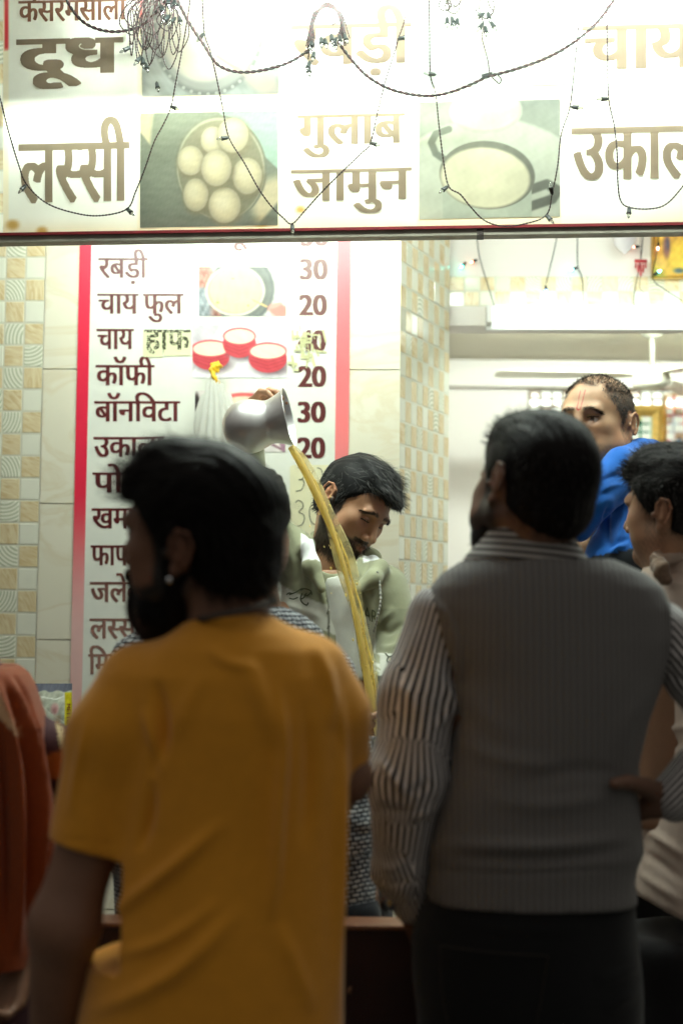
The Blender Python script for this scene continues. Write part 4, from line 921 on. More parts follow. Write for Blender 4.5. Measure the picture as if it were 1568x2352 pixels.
# ------------------------------------------------------------------ the man in the grey sweater vest
def vest_man():
    Y = 2.45; c = W(1224, 1130, Y); R = Rm(rad(-153.2), rad(-4), rad(-9.4)); s = 1.06
    t = thing('person', 'man in a ribbed grey sweater vest over a striped shirt, back turned, hand on hip', 'person', (c[0], Y, 0))
    base = (.17, .088, .055)
    f = Field(c-[.2, .2, .25], c+[.2, .2, .2], .004); T = head_shape(f, c, R, s, 1.06)
    f.cone(T((0, .03, -.04)), W(1218, 1260, Y), .066, .072, .03); V, F = f.mesh(); parts = [(relax(V, F, 1, .4), F)]
    L = [W(995, 1400, Y), W(945, 1760, Y-.03), W(930, 2065, Y+.04)]; Rr = [W(1510, 1420, Y), W(1690, 1680, Y-.03), W(1524, 1842, Y-.02)]
    g = Field(np.array([c[0]-.30, Y-.22, .6]), np.array([c[0]+.42, Y+.25, c[2]-.1]), .006)
    g.loft([(W(1218, 1270, Y), .07, .06), (W(1240, 1400, Y), .17, .09), (W(1240, 1800, Y), .15, .09), (W(1220, 2150, Y), .15, .1)], .01)
    g.chain([W(1015, 1450, Y)]+L[1:], [.036, .038, .028], .02, .02); g.chain([W(1505, 1460, Y)]+Rr[1:], [.034, .036, .027], .02, .02)
    # left hand hooks into the front pocket; the right hand grips the hip, thumb to the back
    hand_shape(g, L[2], W(960, 2180, Y+.1)-L[2], (1, .2, 0), -1, (.3, .3, .2))
    p = Rr[2]; d = W(1428, 1872, Y+.045)-p
    hand_shape(g, p, d, (-.6, .5, .1), -1, (.45, .5, .3), 1.04, (.15, .1), .05)
    th = [p+[-.014, -.012, .016], W(1478, 1806, Y-.06), W(1440, 1796, Y-.10), W(1408, 1800, Y-.125)]; g.chain(th, [.019, .0155, .012, .0095], .012, .006)
    V2, F2 = g.mesh(); parts.append((relax(V2, F2, 1), F2)); V, F = join(parts)
    mesh_obj('body', V, F, M_SKIN, t, skin_paint(V, c, R, s, base, beard=.9))
    V, F, N = hair_mesh(c, R, s, .0042, (.006, .010, .012), .066, -.075, .006, [((0, .06, -.035), (.062, .047, .04))], 6, .002)
    cb = lambda P: np.where((local(P, c, R, s)[:, 2:3] > .06), R@np.array([.5, -.6, .1]), R@np.array([0, .2, -1.0]))
    add_hair('hair', t, V, F, N, c, R, s, cb, 2600, .016, .0012, .6, 18, ((.007, .006, .006), (.026, .022, .019)), .35)
    f = Field(c-[.2, .2, .25], c+[.2, .2, .1], .005)
    for p_, r in (((0, -.070, -.100), (.045, .034, .040)), ((.05, -.03, -.075), (.022, .045, .05)), ((-.05, -.03, -.075), (.022, .045, .05)), ((.064, -.012, -.03), (.010, .016, .04)), ((-.064, -.012, -.03), (.010, .016, .04))): f.ell(T(p_), np.array(r)*s, .02, R)
    V, F = f.mesh(); N = vnorm(V, F); add_hair('beard', t, V, F, N, c, R, s, lambda P: np.tile(R@np.array([0, -.3, -1.0]), (len(P), 1)), 500, .012, .0012, .5, 5, wave=.4)
    # striped shirt: collar band, sleeves
    M_ST = pattern('striped_cotton', p_stripe(.0118, (.008, .007, .008), (.82, .80, .80)))
    segL = [(W(1004, 1415, Y), W(958, 1600, Y-.01)), (W(958, 1600, Y-.01), W(936, 1790, Y-.03)), (W(936, 1790, Y-.03), W(916, 2000, Y)), (W(916, 2000, Y), W(944, 2075, Y+.03))]
    segR = [(W(1516, 1446, Y), W(1600, 1545, Y)), (W(1600, 1545, Y), W(1694, 1690, Y-.03)), (W(1694, 1690, Y-.03), W(1548, 1832, Y-.02))]
    f = Field(np.array([c[0]-.34, Y-.2, .72]), np.array([c[0]+.47, Y+.2, c[2]-.13]), .005)
    f.chain([segL[0][0]]+[q[1] for q in segL], [.047, .066, .063, .044, .034], .01, .02); f.chain([segR[0][0]]+[q[1] for q in segR], [.050, .056, .060, .041], .01, .02)
    f.cone(segL[0][0], segR[0][0], .040, .040, .02)
    cs = (W(1208, 1290, Y), W(1218, 1180, Y), .085)
    fo = [([(1010, 1560), (1035, 1600), (1048, 1660)], 12, .006), ([(1040, 1620), (1010, 1660), (985, 1680)], 9, .005), ([(870, 1740), (905, 1790), (945, 1830)], 9, .007), ([(990, 1790), (960, 1815), (930, 1820)], 9, -.006), ([(860, 1850), (900, 1865), (950, 1862)], 10, -.006), ([(1000, 1850), (970, 1870), (935, 1880)], 9, .006), ([(870, 1985), (905, 1995), (945, 1960)], 9, .007), ([(880, 2030), (915, 2030), (950, 2010)], 8, -.006), ([(905, 1560), (940, 1600), (950, 1660)], 14, .004), ([(1530, 1480), (1560, 1510), (1600, 1500)], 10, .006), ([(1525, 1540), (1560, 1560), (1600, 1570)], 10, -.005)]
    segs = [(a, b_, .058) for a, b_ in segL+segR]
    garment(f, 'striped_shirt', M_ST, t, 5, .0025, 45, fo, segs, rel=1)
    # collar of the same shirt, stripes running round the neck
    f = Field(W(1214, 1240, Y)-[.15, .15, .08], W(1214, 1240, Y)+[.15, .15, .08], .004)
    rows = [(1178, 1128, 1302), (1200, 1116, 1314), (1245, 1098, 1324), (1290, 1060, 1352)]
    f.loft(sil(rows, Y, [.066, .072, .078, .09]), .004, 2.1, rad(-8)); f.loft(sil([(1160, 1140, 1296), (1205, 1128, 1306), (1300, 1112, 1312)], Y, [.060, .064, .066]), .0, 2.1, rad(-8)) if False else None
    q = sil([(1140, 1138, 1296), (1206, 1126, 1306), (1232, 1122, 1310)], Y, [.059, .064, .066]); 
    z0, z1 = q[2][0][2], q[0][0][2]
    f.ell((q[1][0]), (.073, .064, .040), .004, sub=True)
    def scut(x, y, z):
        k = W(1214, 1192, Y); return (z-k[2])-.14*(x-k[0])
    f.comb(lambda x, y, z: scut(x, y, z)+0*y, f.ax[0][[0]].tolist()+f.ax[1][[0]].tolist()+f.ax[2][[0]].tolist(), [f.ax[0][-1], f.ax[1][-1], f.ax[2][-1]], .003, inter=True)
    garment(f, 'shirt_collar', pattern('collar_stripes', p_stripe(.0115, (.06, .055, .055), (.48, .47, .45), 'Y')), t, 8, .0012, 50, (), [cs], rel=1)
    # knitted vest
    M_V = pattern('grey_rib_knit', p_rib(.0098, (.138, .136, .134), (.180, .177, .175)))
    f = Field(np.array([c[0]-.26, Y-.22, .82]), np.array([c[0]+.31, Y+.24, c[2]-.12]), .006)
    rows = [(1238, 1120, 1316), (1262, 1088, 1350), (1290, 1052, 1420), (1318, 1010, 1482), (1350, 985, 1520), (1400, 974, 1540), (1470, 990, 1541), (1560, 1030, 1515), (1650, 1036, 1482), (1750, 1020, 1458), (1830, 1000, 1456), (1900, 988, 1464), (1950, 980, 1470), (1985, 986, 1455), (2020, 980, 1450), (2066, 978, 1456)]
    f.loft(sil(rows, Y, [.062, .078, .09, .10, .107, .113, .118, .122, .125, .126, .128, .13, .132, .128, .126, .126]), .02, 2.3)
    f.ell(W(1216, 1228, Y)+[0, .0, .01], (.080, .066, .042), .006, sub=True)
    # armholes
    f.cone(W(968, 1395, Y), W(985, 1640, Y), .012, .060, .008, sub=True) if False else None
    fo = [([(1000, 1965), (1150, 1972), (1300, 1968), (1460, 1950)], 14, -.008), ([(1000, 1940), (1150, 1945), (1300, 1942), (1468, 1920)], 16, .009), ([(1100, 1830), (1250, 1850), (1460, 1820)], 20, .006), ([(1180, 1800), (1320, 1770), (1450, 1780)], 16, -.005), ([(1040, 1700), (1160, 1745), (1300, 1760)], 18, .005), ([(1060, 1560), (1110, 1640), (1200, 1700)], 24, .004), ([(1500, 1560), (1440, 1660), (1420, 1740)], 22, .005), ([(985, 1365), (1030, 1420), (1052, 1500), (1050, 1600), (1035, 1700)], 6, .008), ([(1000, 1362), (1046, 1420), (1068, 1500), (1066, 1600), (1050, 1700)], 4, -.004), ([(1520, 1360), (1534, 1420), (1530, 1500), (1512, 1570)], 5, .006), ([(980, 2000), (1200, 2006), (1452, 1994)], 5, -.004)]
    seg = [(W(1235, 2200, Y), W(1235, 1200, Y), .175)]
    o, V, F = garment(f, 'sweater_vest', M_V, t, 7, .003, 14, fo, seg, rel=2)
    tcv = np.stack([.2*np.arcsin(np.clip((V[:, 0]-W(1235, 1700, Y)[0])/.24, -1, 1)), V[:, 2], 0*V[:, 0]], 1).astype(np.float32); o.data.attributes['tc'].data.foreach_set('vector', tcv.ravel())
    # jeans with belt line, pocket seams
    f = Field(np.array([c[0]-.28, Y-.24, .60]), np.array([c[0]+.28, Y+.24, 1.0]), .008)
    rows = [(2040, 985, 1450), (2080, 966, 1456), (2150, 945, 1462), (2250, 945, 1470), (2352, 955, 1474), (2500, 960, 1478)]
    f.loft(sil(rows, Y, [.118, .122, .132, .138, .138, .13]), .02, 2.3)
    garment(f, 'jeans', M_JEANS, t, 12, .003, 20, [([(1470, 2210), (1420, 2240), (1360, 2255)], 12, .008), ([(1470, 2270), (1420, 2300), (1380, 2320)], 14, .008), ([(1005, 2120), (1240, 2138), (1450, 2118)], 6, .004)])
    b = MB()
    for P in ([(1008, 2172), (1130, 2188), (1258, 2196)], [(1008, 2172), (1015, 2290), (1028, 2352)], [(1258, 2196), (1240, 2300), (1230, 2352)]):
        b.tube([W(x, y, Y-.139+.02*abs(x-1210)/250) for x, y in spline(P, 6)], .0011, 5)
    b.obj('pocket_seam', mat('seam_thread', (.022, .017, .012), .8), t)
    b = MB(); w0 = L[2]; dd = np.array([.1, .05, -1.0]); b.lathe(w0+[0, 0, .012], dd, [(-.004, .034), (-.004, .037), (.016, .037), (.016, .034)], 28); b.lathe(w0+[-.030, -.026, .004], (-.75, -.65, 0), [(0, .001), (0, .019), (.006, .019), (.009, .016), (.0095, 0)], 24)
    b.obj('wristwatch', mat('watch_steel', (.35, .36, .36), .2, 1.0), t, True)
    b = MB(); q = Rr[2]; a = np.array(Rr[1])-q; b.lathe(q+a*.12, a, [(-.002, .029), (.0, .031), (.003, .031), (.005, .029)], 24); b.obj('red_wrist_thread', mat('red_thread', (.25, .01, .012), .8), t, True)
    h = W(1215, 2500, Y); legs(t, h+[0, 0, .0], .19, .135, .004, M_JEANS, rad(180))
    return t
vest_man()
# ------------------------------------------------------------------ the tea maker in the olive hoodie
def server():
    Y = 3.5; c = W(807.1, 1164.2, Y); R = Rm(rad(44), rad(30), rad(16)); s = .95
    t = thing('person', 'bearded tea maker in an olive hoodie looking down as he pours from a steel pot', 'person', (c[0], Y, .18))
    base = (.40, .215, .118)
    f = Field(c-[.18, .18, .22], c+[.18, .18, .18], .0026); T = head_shape(f, c, R, s, .97, .95)
    f.cone(T((0, .03, -.03)), W(762, 1320, Y+.02), .052, .060, .03); V, F = f.mesh(); head = (relax(V, F, 1, .35), F)
    RA = [W(672, 1275, Y), W(560, 1190, Y+.02), W(570, 985, 3.43)]          # his right arm, raised behind the pot
    LA = [W(892, 1345, Y-.02), W(915, 1470, Y-.05), W(880, 1585, Y-.20)]
    g = Field(np.array([c[0]-.40, Y-.34, .95]), np.array([c[0]+.22, Y+.22, 2.05]), .0055)
    g.loft([(W(762, 1310, Y), .06, .06), (W(770, 1400, Y), .15, .09), (W(750, 1700, Y), .13, .09)], .01)
    g.chain(RA, [.045, .04, .028], .02, .02); g.chain(LA, [.045, .04, .026], .02, .02)
    hand_shape(g, LA[2], W(874, 1670, Y-.27)-LA[2], (-1, .0, .2), 1, (.5, .7, .5), .95)
    V2, F2 = g.mesh(); h = Field(RA[2]-.14, RA[2]+.16, .0035)
    h.cone(RA[1], RA[2], .040, .027, .01)
    hand_shape(h, RA[2], W(602, 918, 3.385)-RA[2], (.62, -.62, -.1), -1, (.40, .62, .5), .98, (.7, .8), .10)
    V3, F3 = h.mesh(); V, F = join([head, (relax(V2, F2, 1), F2), (relax(V3, F3, 1), F3)])
    mesh_obj('body', V, F, M_SKIN, t, skin_paint(V, c, R, s, base, beard=.86))
    V, F = head; N = vnorm(V, F); Q = local(V, c, R, s); bmk = beard_mask(Q); ok = np.where((bmk > .45)&(Q[:, 1] < .03)&(Q[:, 2] > -.14))[0]; g2 = np.random.default_rng(4)
    cd = lambda P: (lambda q: (np.stack([q[:, 0]*4, -.5+0*q[:, 0], -1.0+0*q[:, 0]], 1)@R.T))(local(P, c, R, s))
    SV, SF, C2 = strands(V, N, g2.choice(ok, 2600), cd, .012, .0010, .35, 9, .25, cols=((.010, .008, .007), (.035, .028, .022)))
    mesh_obj('beard', SV, SF, M_HAIR, t, C2)
    br = np.where((np.abs(Q[:, 2]-(.0235+.05*(np.abs(Q[:, 0])-.01)-.014*sst(.03, .056, np.abs(Q[:, 0])))) < .0035)&(np.abs(Q[:, 0]) > .010)&(np.abs(Q[:, 0]) < .052)&(Q[:, 1] < -.06))[0]
    if len(br):
        for bb in (br[Q[br, 0] > 0], br[Q[br, 0] < 0]):
            SV, SF, C2 = strands(V, N, g2.choice(bb, 130), lambda P: (lambda q: np.stack([np.sign(q[:, 0])*1.0, .1+0*q[:, 0], .35-.6*sst(.02, .045, np.abs(q[:, 0]))], 1)@R.T)(local(P, c, R, s)), .009, .0009, .15, 3, .15)
            mesh_obj('eyebrow', SV, SF, M_HAIR, t, C2)
    V, F, N = hair_mesh(c, R, s, .003, (.004, .006, .007), .070, -.055, .010, [((0, .0, .122), (.055, .06, .016))], 12, .0022, post=[((0, -.085, .082), (.050, .024, .016)), ((.02, -.098, .070), (.030, .014, .014))])
    def cb(P):
        q = local(P, c, R, s); top = sst(.05, .08, q[:, 2])[:, None]
        d = np.stack([.55+0*q[:, 0], -1.0+0*q[:, 0], -.25+.4*(q[:, 1] > -.04)], 1)*top+np.stack([0*q[:, 0], .35+0*q[:, 0], -1.0+0*q[:, 0]], 1)*(1-top); return d@R.T
    add_hair('hair', t, V, F, N, c, R, s, cb, 5200, lambda q: .012+.020*sst(.05, .08, q[:, 2])-.010*sst(-.06, -.09, q[:, 1]), .0012, .13, 21, ((.007, .007, .007), (.085, .084, .078)), .22)  # paler strands put the hair's gloss into its colour
    b = MB()
    for (x0, y0, x1, y1, hh) in ((812, 1064, 905, 1085, 34), (818, 1062, 880, 1072, 26), (800, 1078, 860, 1060, 20), (850, 1060, 920, 1110, 22), (795, 1085, 850, 1066, 14)):
        P = spline([W(x0, y0, Y), W((x0*2+x1)/3, (y0*2+y1)/3-hh*.8, Y-.01), W((x0+2*x1)/3, (y0+2*y1)/3-hh*.7, Y-.01), W(x1, y1, Y)], 6); b.tube(P, .0005, 4, (.012, .011, .01))
    b.obj('loose_hair', M_HAIR, t)
    # hoodie
    f = Field(np.array([c[0]-.40, Y-.30, 1.0]), np.array([c[0]+.24, Y+.22, 2.0]), .0048)
    rows = [(1272, 700, 826), (1290, 672, 868), (1320, 655, 898), (1360, 646, 915), (1410, 642, 900), (1470, 641, 868), (1540, 640, 856), (1650, 640, 858), (1800, 640, 860)]
    f.loft(sil(rows, Y, [.06, .085, .10, .11, .115, .12, .125, .125, .125]), .02, 2.2, rad(-12))
    f.chain(RA[:2]+[RA[2]+(RA[1]-RA[2])*.12], [.066, .058, .040], .03, .03)
    f.chain([LA[0]+[-.01, 0, -.005], LA[1], LA[2]+(LA[1]-LA[2])*.05], [.060, .056, .036], .025, .02)
    # the hood lying open on both shoulders
    f.chain([W(742, 1242, Y-.03), W(712, 1262, Y-.07), W(716, 1300, Y-.11), W(738, 1350, Y-.13)], [.018, .022, .018, .010], .012, .015)
    f.chain([W(858, 1288, Y-.03), W(872, 1306, Y-.075), W(858, 1330, Y-.115), W(815, 1355, Y-.135)], [.016, .022, .018, .010], .012, .015)
    f.chain([W(735, 1240, Y+.05), W(790, 1262, Y+.11), W(850, 1285, Y+.05)], [.03, .035, .03], .02, .02)
    nk = W(772, 1290, Y-.06); f.ell(nk+[0, .01, .03], (.058, .075, .075), .008, sub=True)
    def paint(V):
        P = project(V); x, y = P.T; o = np.array((.285, .295, .185)); w = np.array((.66, .67, .58)); C = np.tile(o, (len(V), 1)); fr = V[:, 1] < Y+.02
        topline = 1338+(x-640)*.42; botline = 1402+(x-640)*.44
        pan = sst(-2, 2, y-topline-8*np.sin(x*.02))*(1-sst(-2, 2, y-botline))*fr; C = C*(1-pan[:, None])+w*pan[:, None]
        for a, b_ in ((26, 6), (38, 3)):
            m = (1-sst(b_*.4, b_, np.abs(y-botline-a)))*fr*(x < 880); C = C*(1-m[:, None])+w*m[:, None]
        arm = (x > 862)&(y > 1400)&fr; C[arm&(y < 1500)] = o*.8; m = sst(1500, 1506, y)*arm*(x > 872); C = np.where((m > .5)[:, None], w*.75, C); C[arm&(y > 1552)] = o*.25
        hood = (y+10*vnoise(V, 60, 5) < 1290)&(((x > 690)&(x < 735))|((x > 835)&(x < 870)))&(V[:, 1] < Y-.03); C[hood] = (.74, .76, .74)
        zp = (np.abs(x-(752+(y-1340)*.02)) < 2.5)&(y > 1345)&fr; C[zp] = (.10, .10, .07)
        return C
    M_H = cloth('olive_fleece', (1, 1, 1), .9, .05, 80, .3, 900, .2, 'Col')
    fo = [([(668, 1262), (676, 1310), (672, 1370)], 7, .007), ([(690, 1270), (702, 1320), (706, 1372)], 7, .006), ([(722, 1320), (742, 1370), (756, 1420)], 7, .005), ([(880, 1340), (868, 1390), (872, 1440)], 9, -.009), ([(905, 1395), (880, 1425), (862, 1432)], 8, .010), ([(930, 1430), (895, 1450), (868, 1446)], 8, -.010), ([(870, 1480), (895, 1490), (930, 1470)], 8, .008), ([(650, 1385), (690, 1400), (740, 1420)], 8, .005), ([(815, 1345), (840, 1375), (850, 1420)], 9, .006), ([(790, 1400), (820, 1425), (850, 1440)], 8, -.004)]
    o, V, F = garment(f, 'hoodie', M_H, t, 31, .003, 32, fo, None, paint, 1)
    bvh = BVHTree.FromPolygons([tuple(q) for q in V], F.tolist())
    def onto(off):
        def pl(px, py):
            d = ray(px, py); d = d/np.linalg.norm(d); h = bvh.ray_cast(Vector(CAMP), Vector(d)); 
            return CAMP+d*((h[3] if h[0] is not None else Y)-off)
        return pl
    b = MB(); pj = onto(.0025); dk = lin(78, 84, 56); sk = lambda x, y: (x, y+(x-775)*.42)
    for w, x0, x1, y0, y1, bx in (('JAGUAR', 776, 866, 1366, 1396, .0), ('RAC', 780, 808, 1404, 1414, .0), ('GE', 832, 848, 1404, 1414, .0)):
        letters(b, w, (x0, x1, y0, y1), lambda px, py: pj(*sk(px, py)), dk, bx, .0, 70)
    for P in ([(664, 1366), (680, 1360), (694, 1352), (712, 1356), (716, 1366)], [(690, 1356), (700, 1352), (714, 1358), (706, 1368), (698, 1366)], [(694, 1362), (690, 1374), (694, 1384), (704, 1390), (708, 1384)], [(664, 1374), (674, 1376), (684, 1372)], [(672, 1364), (664, 1362), (658, 1366)], [(704, 1362), (698, 1372), (692, 1376)]):
        stroke(b, P, 3.0, pj, dk, 5)
    for P in ([(884, 1500), (892, 1508), (900, 1506), (908, 1498)], [(892, 1508), (888, 1518), (896, 1522)], [(900, 1506), (904, 1516), (898, 1524)]): stroke(b, P, 3.2, pj, lin(70, 74, 54), 4)
    b.obj('chest_print', mat('chest_ink', rough=.7, attr='Col'), t)
    b = MB(); P = spline([W(866, 1312, Y-.125), W(872, 1345, Y-.13), W(873, 1385, Y-.14), W(866, 1420, Y-.14), W(858, 1452, Y-.13)], 12)
    k = np.arange(len(P)); b.tube(P, .0029*(1+.25*np.sin(k*2.2)), 7, (.5, .5, .44)); b.obj('drawstring', cloth('cord', (.36, .36, .31), .8), t)
    f = Field(W(775, 1400, Y)-[.12, .2, .2], W(775, 1400, Y)+[.12, .15, .16], .005)
    f.loft(sil([(1312, 735, 822), (1345, 728, 838), (1420, 724, 846), (1560, 720, 850)], Y-.035, [.07, .085, .09, .09]), .01, 2.2); f.ell(W(768, 1300, Y-.05), (.055, .07, .040), .006, sub=True)
    garment(f, 'undershirt', cloth('pale_cotton', (.66, .67, .60), .85), t, 17, .002, 30)
    legs(t, W(750, 1880, Y), .16, .12, .184, M_TROUSER, 0)
    return t
server()

# ------------------------------------------------------------------ the man in the blue hoodie at the back
def blue_scalp(Q, V):
    x, y, z = Q.T; ax = np.abs(x); n = .005+.006*vnoise(V, 130, 4)+.004*vnoise(V, 320, 8)
    back = sst(-.004, .010, y+.026+.72*np.clip(z, -.1, .062)-.45*np.clip(z-.062, 0, .1)+n); top = sst(.082, .098, z+.06*(y+.05)+n-.10*np.clip(ax-.025, 0, .1))
    m = np.maximum(back*sst(-.075, -.055, z), top)*(1-.45*top*(y < .03))
    ear = (((y-.014)/.030)**2+((z+.004)/.042)**2 < 1)&(ax > .062); m[ear] = 0
    m[(z < -.02)&(y < .02)] = 0; m[(z < .0)&(y < -.01)] *= .3
    return np.clip(m, 0, 1)
def blue_man():
    Y = 3.3; c = W(1370.9, 977.8, Y); R = Rm(rad(-35.4), rad(-3), rad(1.5)); s = .97
    t = thing('person', 'man in a bright blue hoodie with a red forehead mark and cropped hair, glancing sideways', 'person', (c[0], Y, .18))
    base = (.52, .31, .175)
    f = Field(c-[.19, .19, .24], c+[.19, .19, .18], .0026); T = head_shape(f, c, R, s, 1.10, .25)
    f.ell(T((0, -.055, -.085)), (.058, .05, .045), .03, R); f.ell(T((.052, -.02, -.075)), (.032, .045, .04), .025, R)
    f.cone(T((0, .03, -.04)), W(1395, 1150, Y+.03), .066, .078, .03); V, F = f.mesh(); head = (relax(V, F, 1, .35), F)
    g = Field(np.array([c[0]-.30, Y-.28, .8]), np.array([c[0]+.36, Y+.25, c[2]-.12]), .008)
    sh, el, wr = W(1445, 1180, Y-.03), W(1398, 1400, Y-.10), W(1270, 1470, Y-.24)
    g.loft([(W(1395, 1140, Y), .07, .06), (W(1410, 1260, Y), .17, .1), (W(1400, 1600, Y), .15, .1)], .01); g.chain([sh, el, wr], [.05, .042, .028], .02, .02)
    hand_shape(g, wr, W(1200, 1480, Y-.3)-wr, (0, .3, -1), 1, (.3, .4, .3)); g.chain([W(1320, 1215, Y+.01), W(1250, 1422, Y-.06), W(1188, 1496, Y-.18)], [.036, .038, .028], .02, .02)
    V2, F2 = g.mesh(); V, F = join([head, (relax(V2, F2, 1), F2)])
    C = skin_paint(V, c, R, s, base, beard=0, stubble=.55, iris=(-.002, .0005))
    Q = local(V, c, R, s)
    sc_ = np.clip(blue_scalp(Q, V)*(.75+.25*vnoise(V, 900, 6)), 0, 1); C = C*(1-sc_[:, None]*.86)+np.array((.012, .011, .011))*sc_[:, None]*.8
    for e in (-1, 1):
        xx = e*(.0052+.03*np.clip(Q[:, 2]-.035, 0, .05)); m = (np.abs(Q[:, 0]-xx) < .0016)&(Q[:, 2] > .026)&(Q[:, 2] < .072)&(Q[:, 1] < -.05); C[m] = C[m]*.35+np.array((.50, .07, .05))*.65
    m = (np.abs((Q[:, 0]/.0055)**2+((Q[:, 2]-.026)/.006)**2-1) < .5)&(Q[:, 2] < .027)&(Q[:, 1] < -.05); C[m] = (.50, .06, .04)
    mesh_obj('body', V, F, M_SKIN, t, C)
    V, F = head; N = vnorm(V, F); Q = local(V, c, R, s); g2 = np.random.default_rng(14)
    br = np.where((np.abs(Q[:, 2]-(.0235+.05*(np.abs(Q[:, 0])-.01)-.014*sst(.03, .056, np.abs(Q[:, 0])))) < .0032)&(np.abs(Q[:, 0]) > .012)&(np.abs(Q[:, 0]) < .052)&(Q[:, 1] < -.06))[0]
    if len(br):
        for bb in (br[Q[br, 0] > 0], br[Q[br, 0] < 0]):
            SV, SF, C2 = strands(V, N, g2.choice(bb, 100), lambda P: (lambda q: np.stack([np.sign(q[:, 0])*1.0, .1+0*q[:, 0], .35-.7*sst(.02, .045, np.abs(q[:, 0]))], 1)@R.T)(local(P, c, R, s)), .009, .0009, .15, 3, .15); mesh_obj('eyebrow', SV, SF, M_HAIR, t, C2)
    # cropped, thinning hair: short strands rooted in the scalp itself
    hm = blue_scalp(Q, V); rr = g2.choice(len(V), 15000, p=hm/hm.sum())
    cb = lambda P: np.where((local(P, c, R, s)[:, 2:3] > .07), R@np.array([.25, -1, .1]), R@np.array([0, .25, -1.0]))
    SV, SF, C2 = strands(V, N, rr, cb, .0105, .0009, .55, 28, .4, cols=((.020, .019, .018), (.14, .135, .125))); mesh_obj('hair', SV, SF, M_HAIR, t, C2)
    b = MB(); e = T((.083, .004, -.040)); k = np.arange(17)*math.pi*2/16; ax, az = R@np.array([0, 1, 0]), R@np.array([0, 0, 1])
    b.tube([e+(ax*math.cos(q)+az*math.sin(q))*.0085 for q in k], .0014, 6); b.obj('ear_ring', mat('gold', (.8, .55, .2), .25, 1.0), t, True)
    f = Field(np.array([c[0]-.34, Y-.30, .95]), np.array([c[0]+.38, Y+.27, c[2]-.02]), .005)
    rows = [(1085, 1362, 1480), (1115, 1335, 1512), (1150, 1312, 1545), (1200, 1300, 1580), (1280, 1290, 1590), (1400, 1285, 1590), (1600, 1285, 1580)]
    f.loft(sil(rows, Y+.03, [.08, .10, .115, .125, .13, .13, .13]), .02, 2.2, rad(30))
    f.chain([W(1445, 1168, Y-.04), W(1412, 1290, Y-.12), W(1392, 1410, Y-.13), W(1300, 1462, Y-.22)], [.075, .066, .060, .042], .02, .02); f.chain([W(1310, 1200, Y), W(1250, 1420, Y-.06), W(1195, 1490, Y-.17)], [.06, .056, .042], .02, .02)
    ring = [W(1322, 1178, Y-.13), W(1368, 1118, Y-.14), W(1425, 1068, Y-.10), W(1474, 1050, Y-.0), W(1488, 1052, Y+.08), W(1440, 1058, Y+.14), W(1385, 1075, Y+.13), W(1345, 1105, Y+.05)]
    f.chain(ring, [.030, .034, .036, .040, .045, .05, .045, .03], .010, .012)
    ring2 = [q+np.array([.006, -.012, -.040]) for q in ring[:5]]; f.chain(ring2, [.026, .030, .032, .034, .03], .006, .010)
    f.ell(W(1392, 1085, Y+.00), (.066, .070, .07), .008, sub=True)
    def paint(V):
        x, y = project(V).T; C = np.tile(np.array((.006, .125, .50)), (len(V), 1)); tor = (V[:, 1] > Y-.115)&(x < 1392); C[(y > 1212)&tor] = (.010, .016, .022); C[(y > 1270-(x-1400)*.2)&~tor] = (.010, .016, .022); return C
    fo = [([(1400, 1150), (1392, 1200), (1400, 1260)], 7, -.012), ([(1440, 1150), (1425, 1210), (1410, 1270)], 7, .008), ([(1395, 1275), (1420, 1258), (1445, 1250)], 5, .007), ([(1398, 1262), (1425, 1242), (1448, 1236)], 4, -.006), ([(1360, 1120), (1400, 1095), (1450, 1082)], 5, -.006), ([(1340, 1160), (1390, 1122), (1440, 1108)], 5, .005), ([(1440, 1120), (1447, 1140), (1452, 1165)], 3, -.003)]
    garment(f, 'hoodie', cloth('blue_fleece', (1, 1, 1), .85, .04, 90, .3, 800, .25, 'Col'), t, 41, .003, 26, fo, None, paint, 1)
    legs(t, W(1410, 1680, Y), .17, .13, .184, M_TROUSER, 0)
    return t
blue_man()

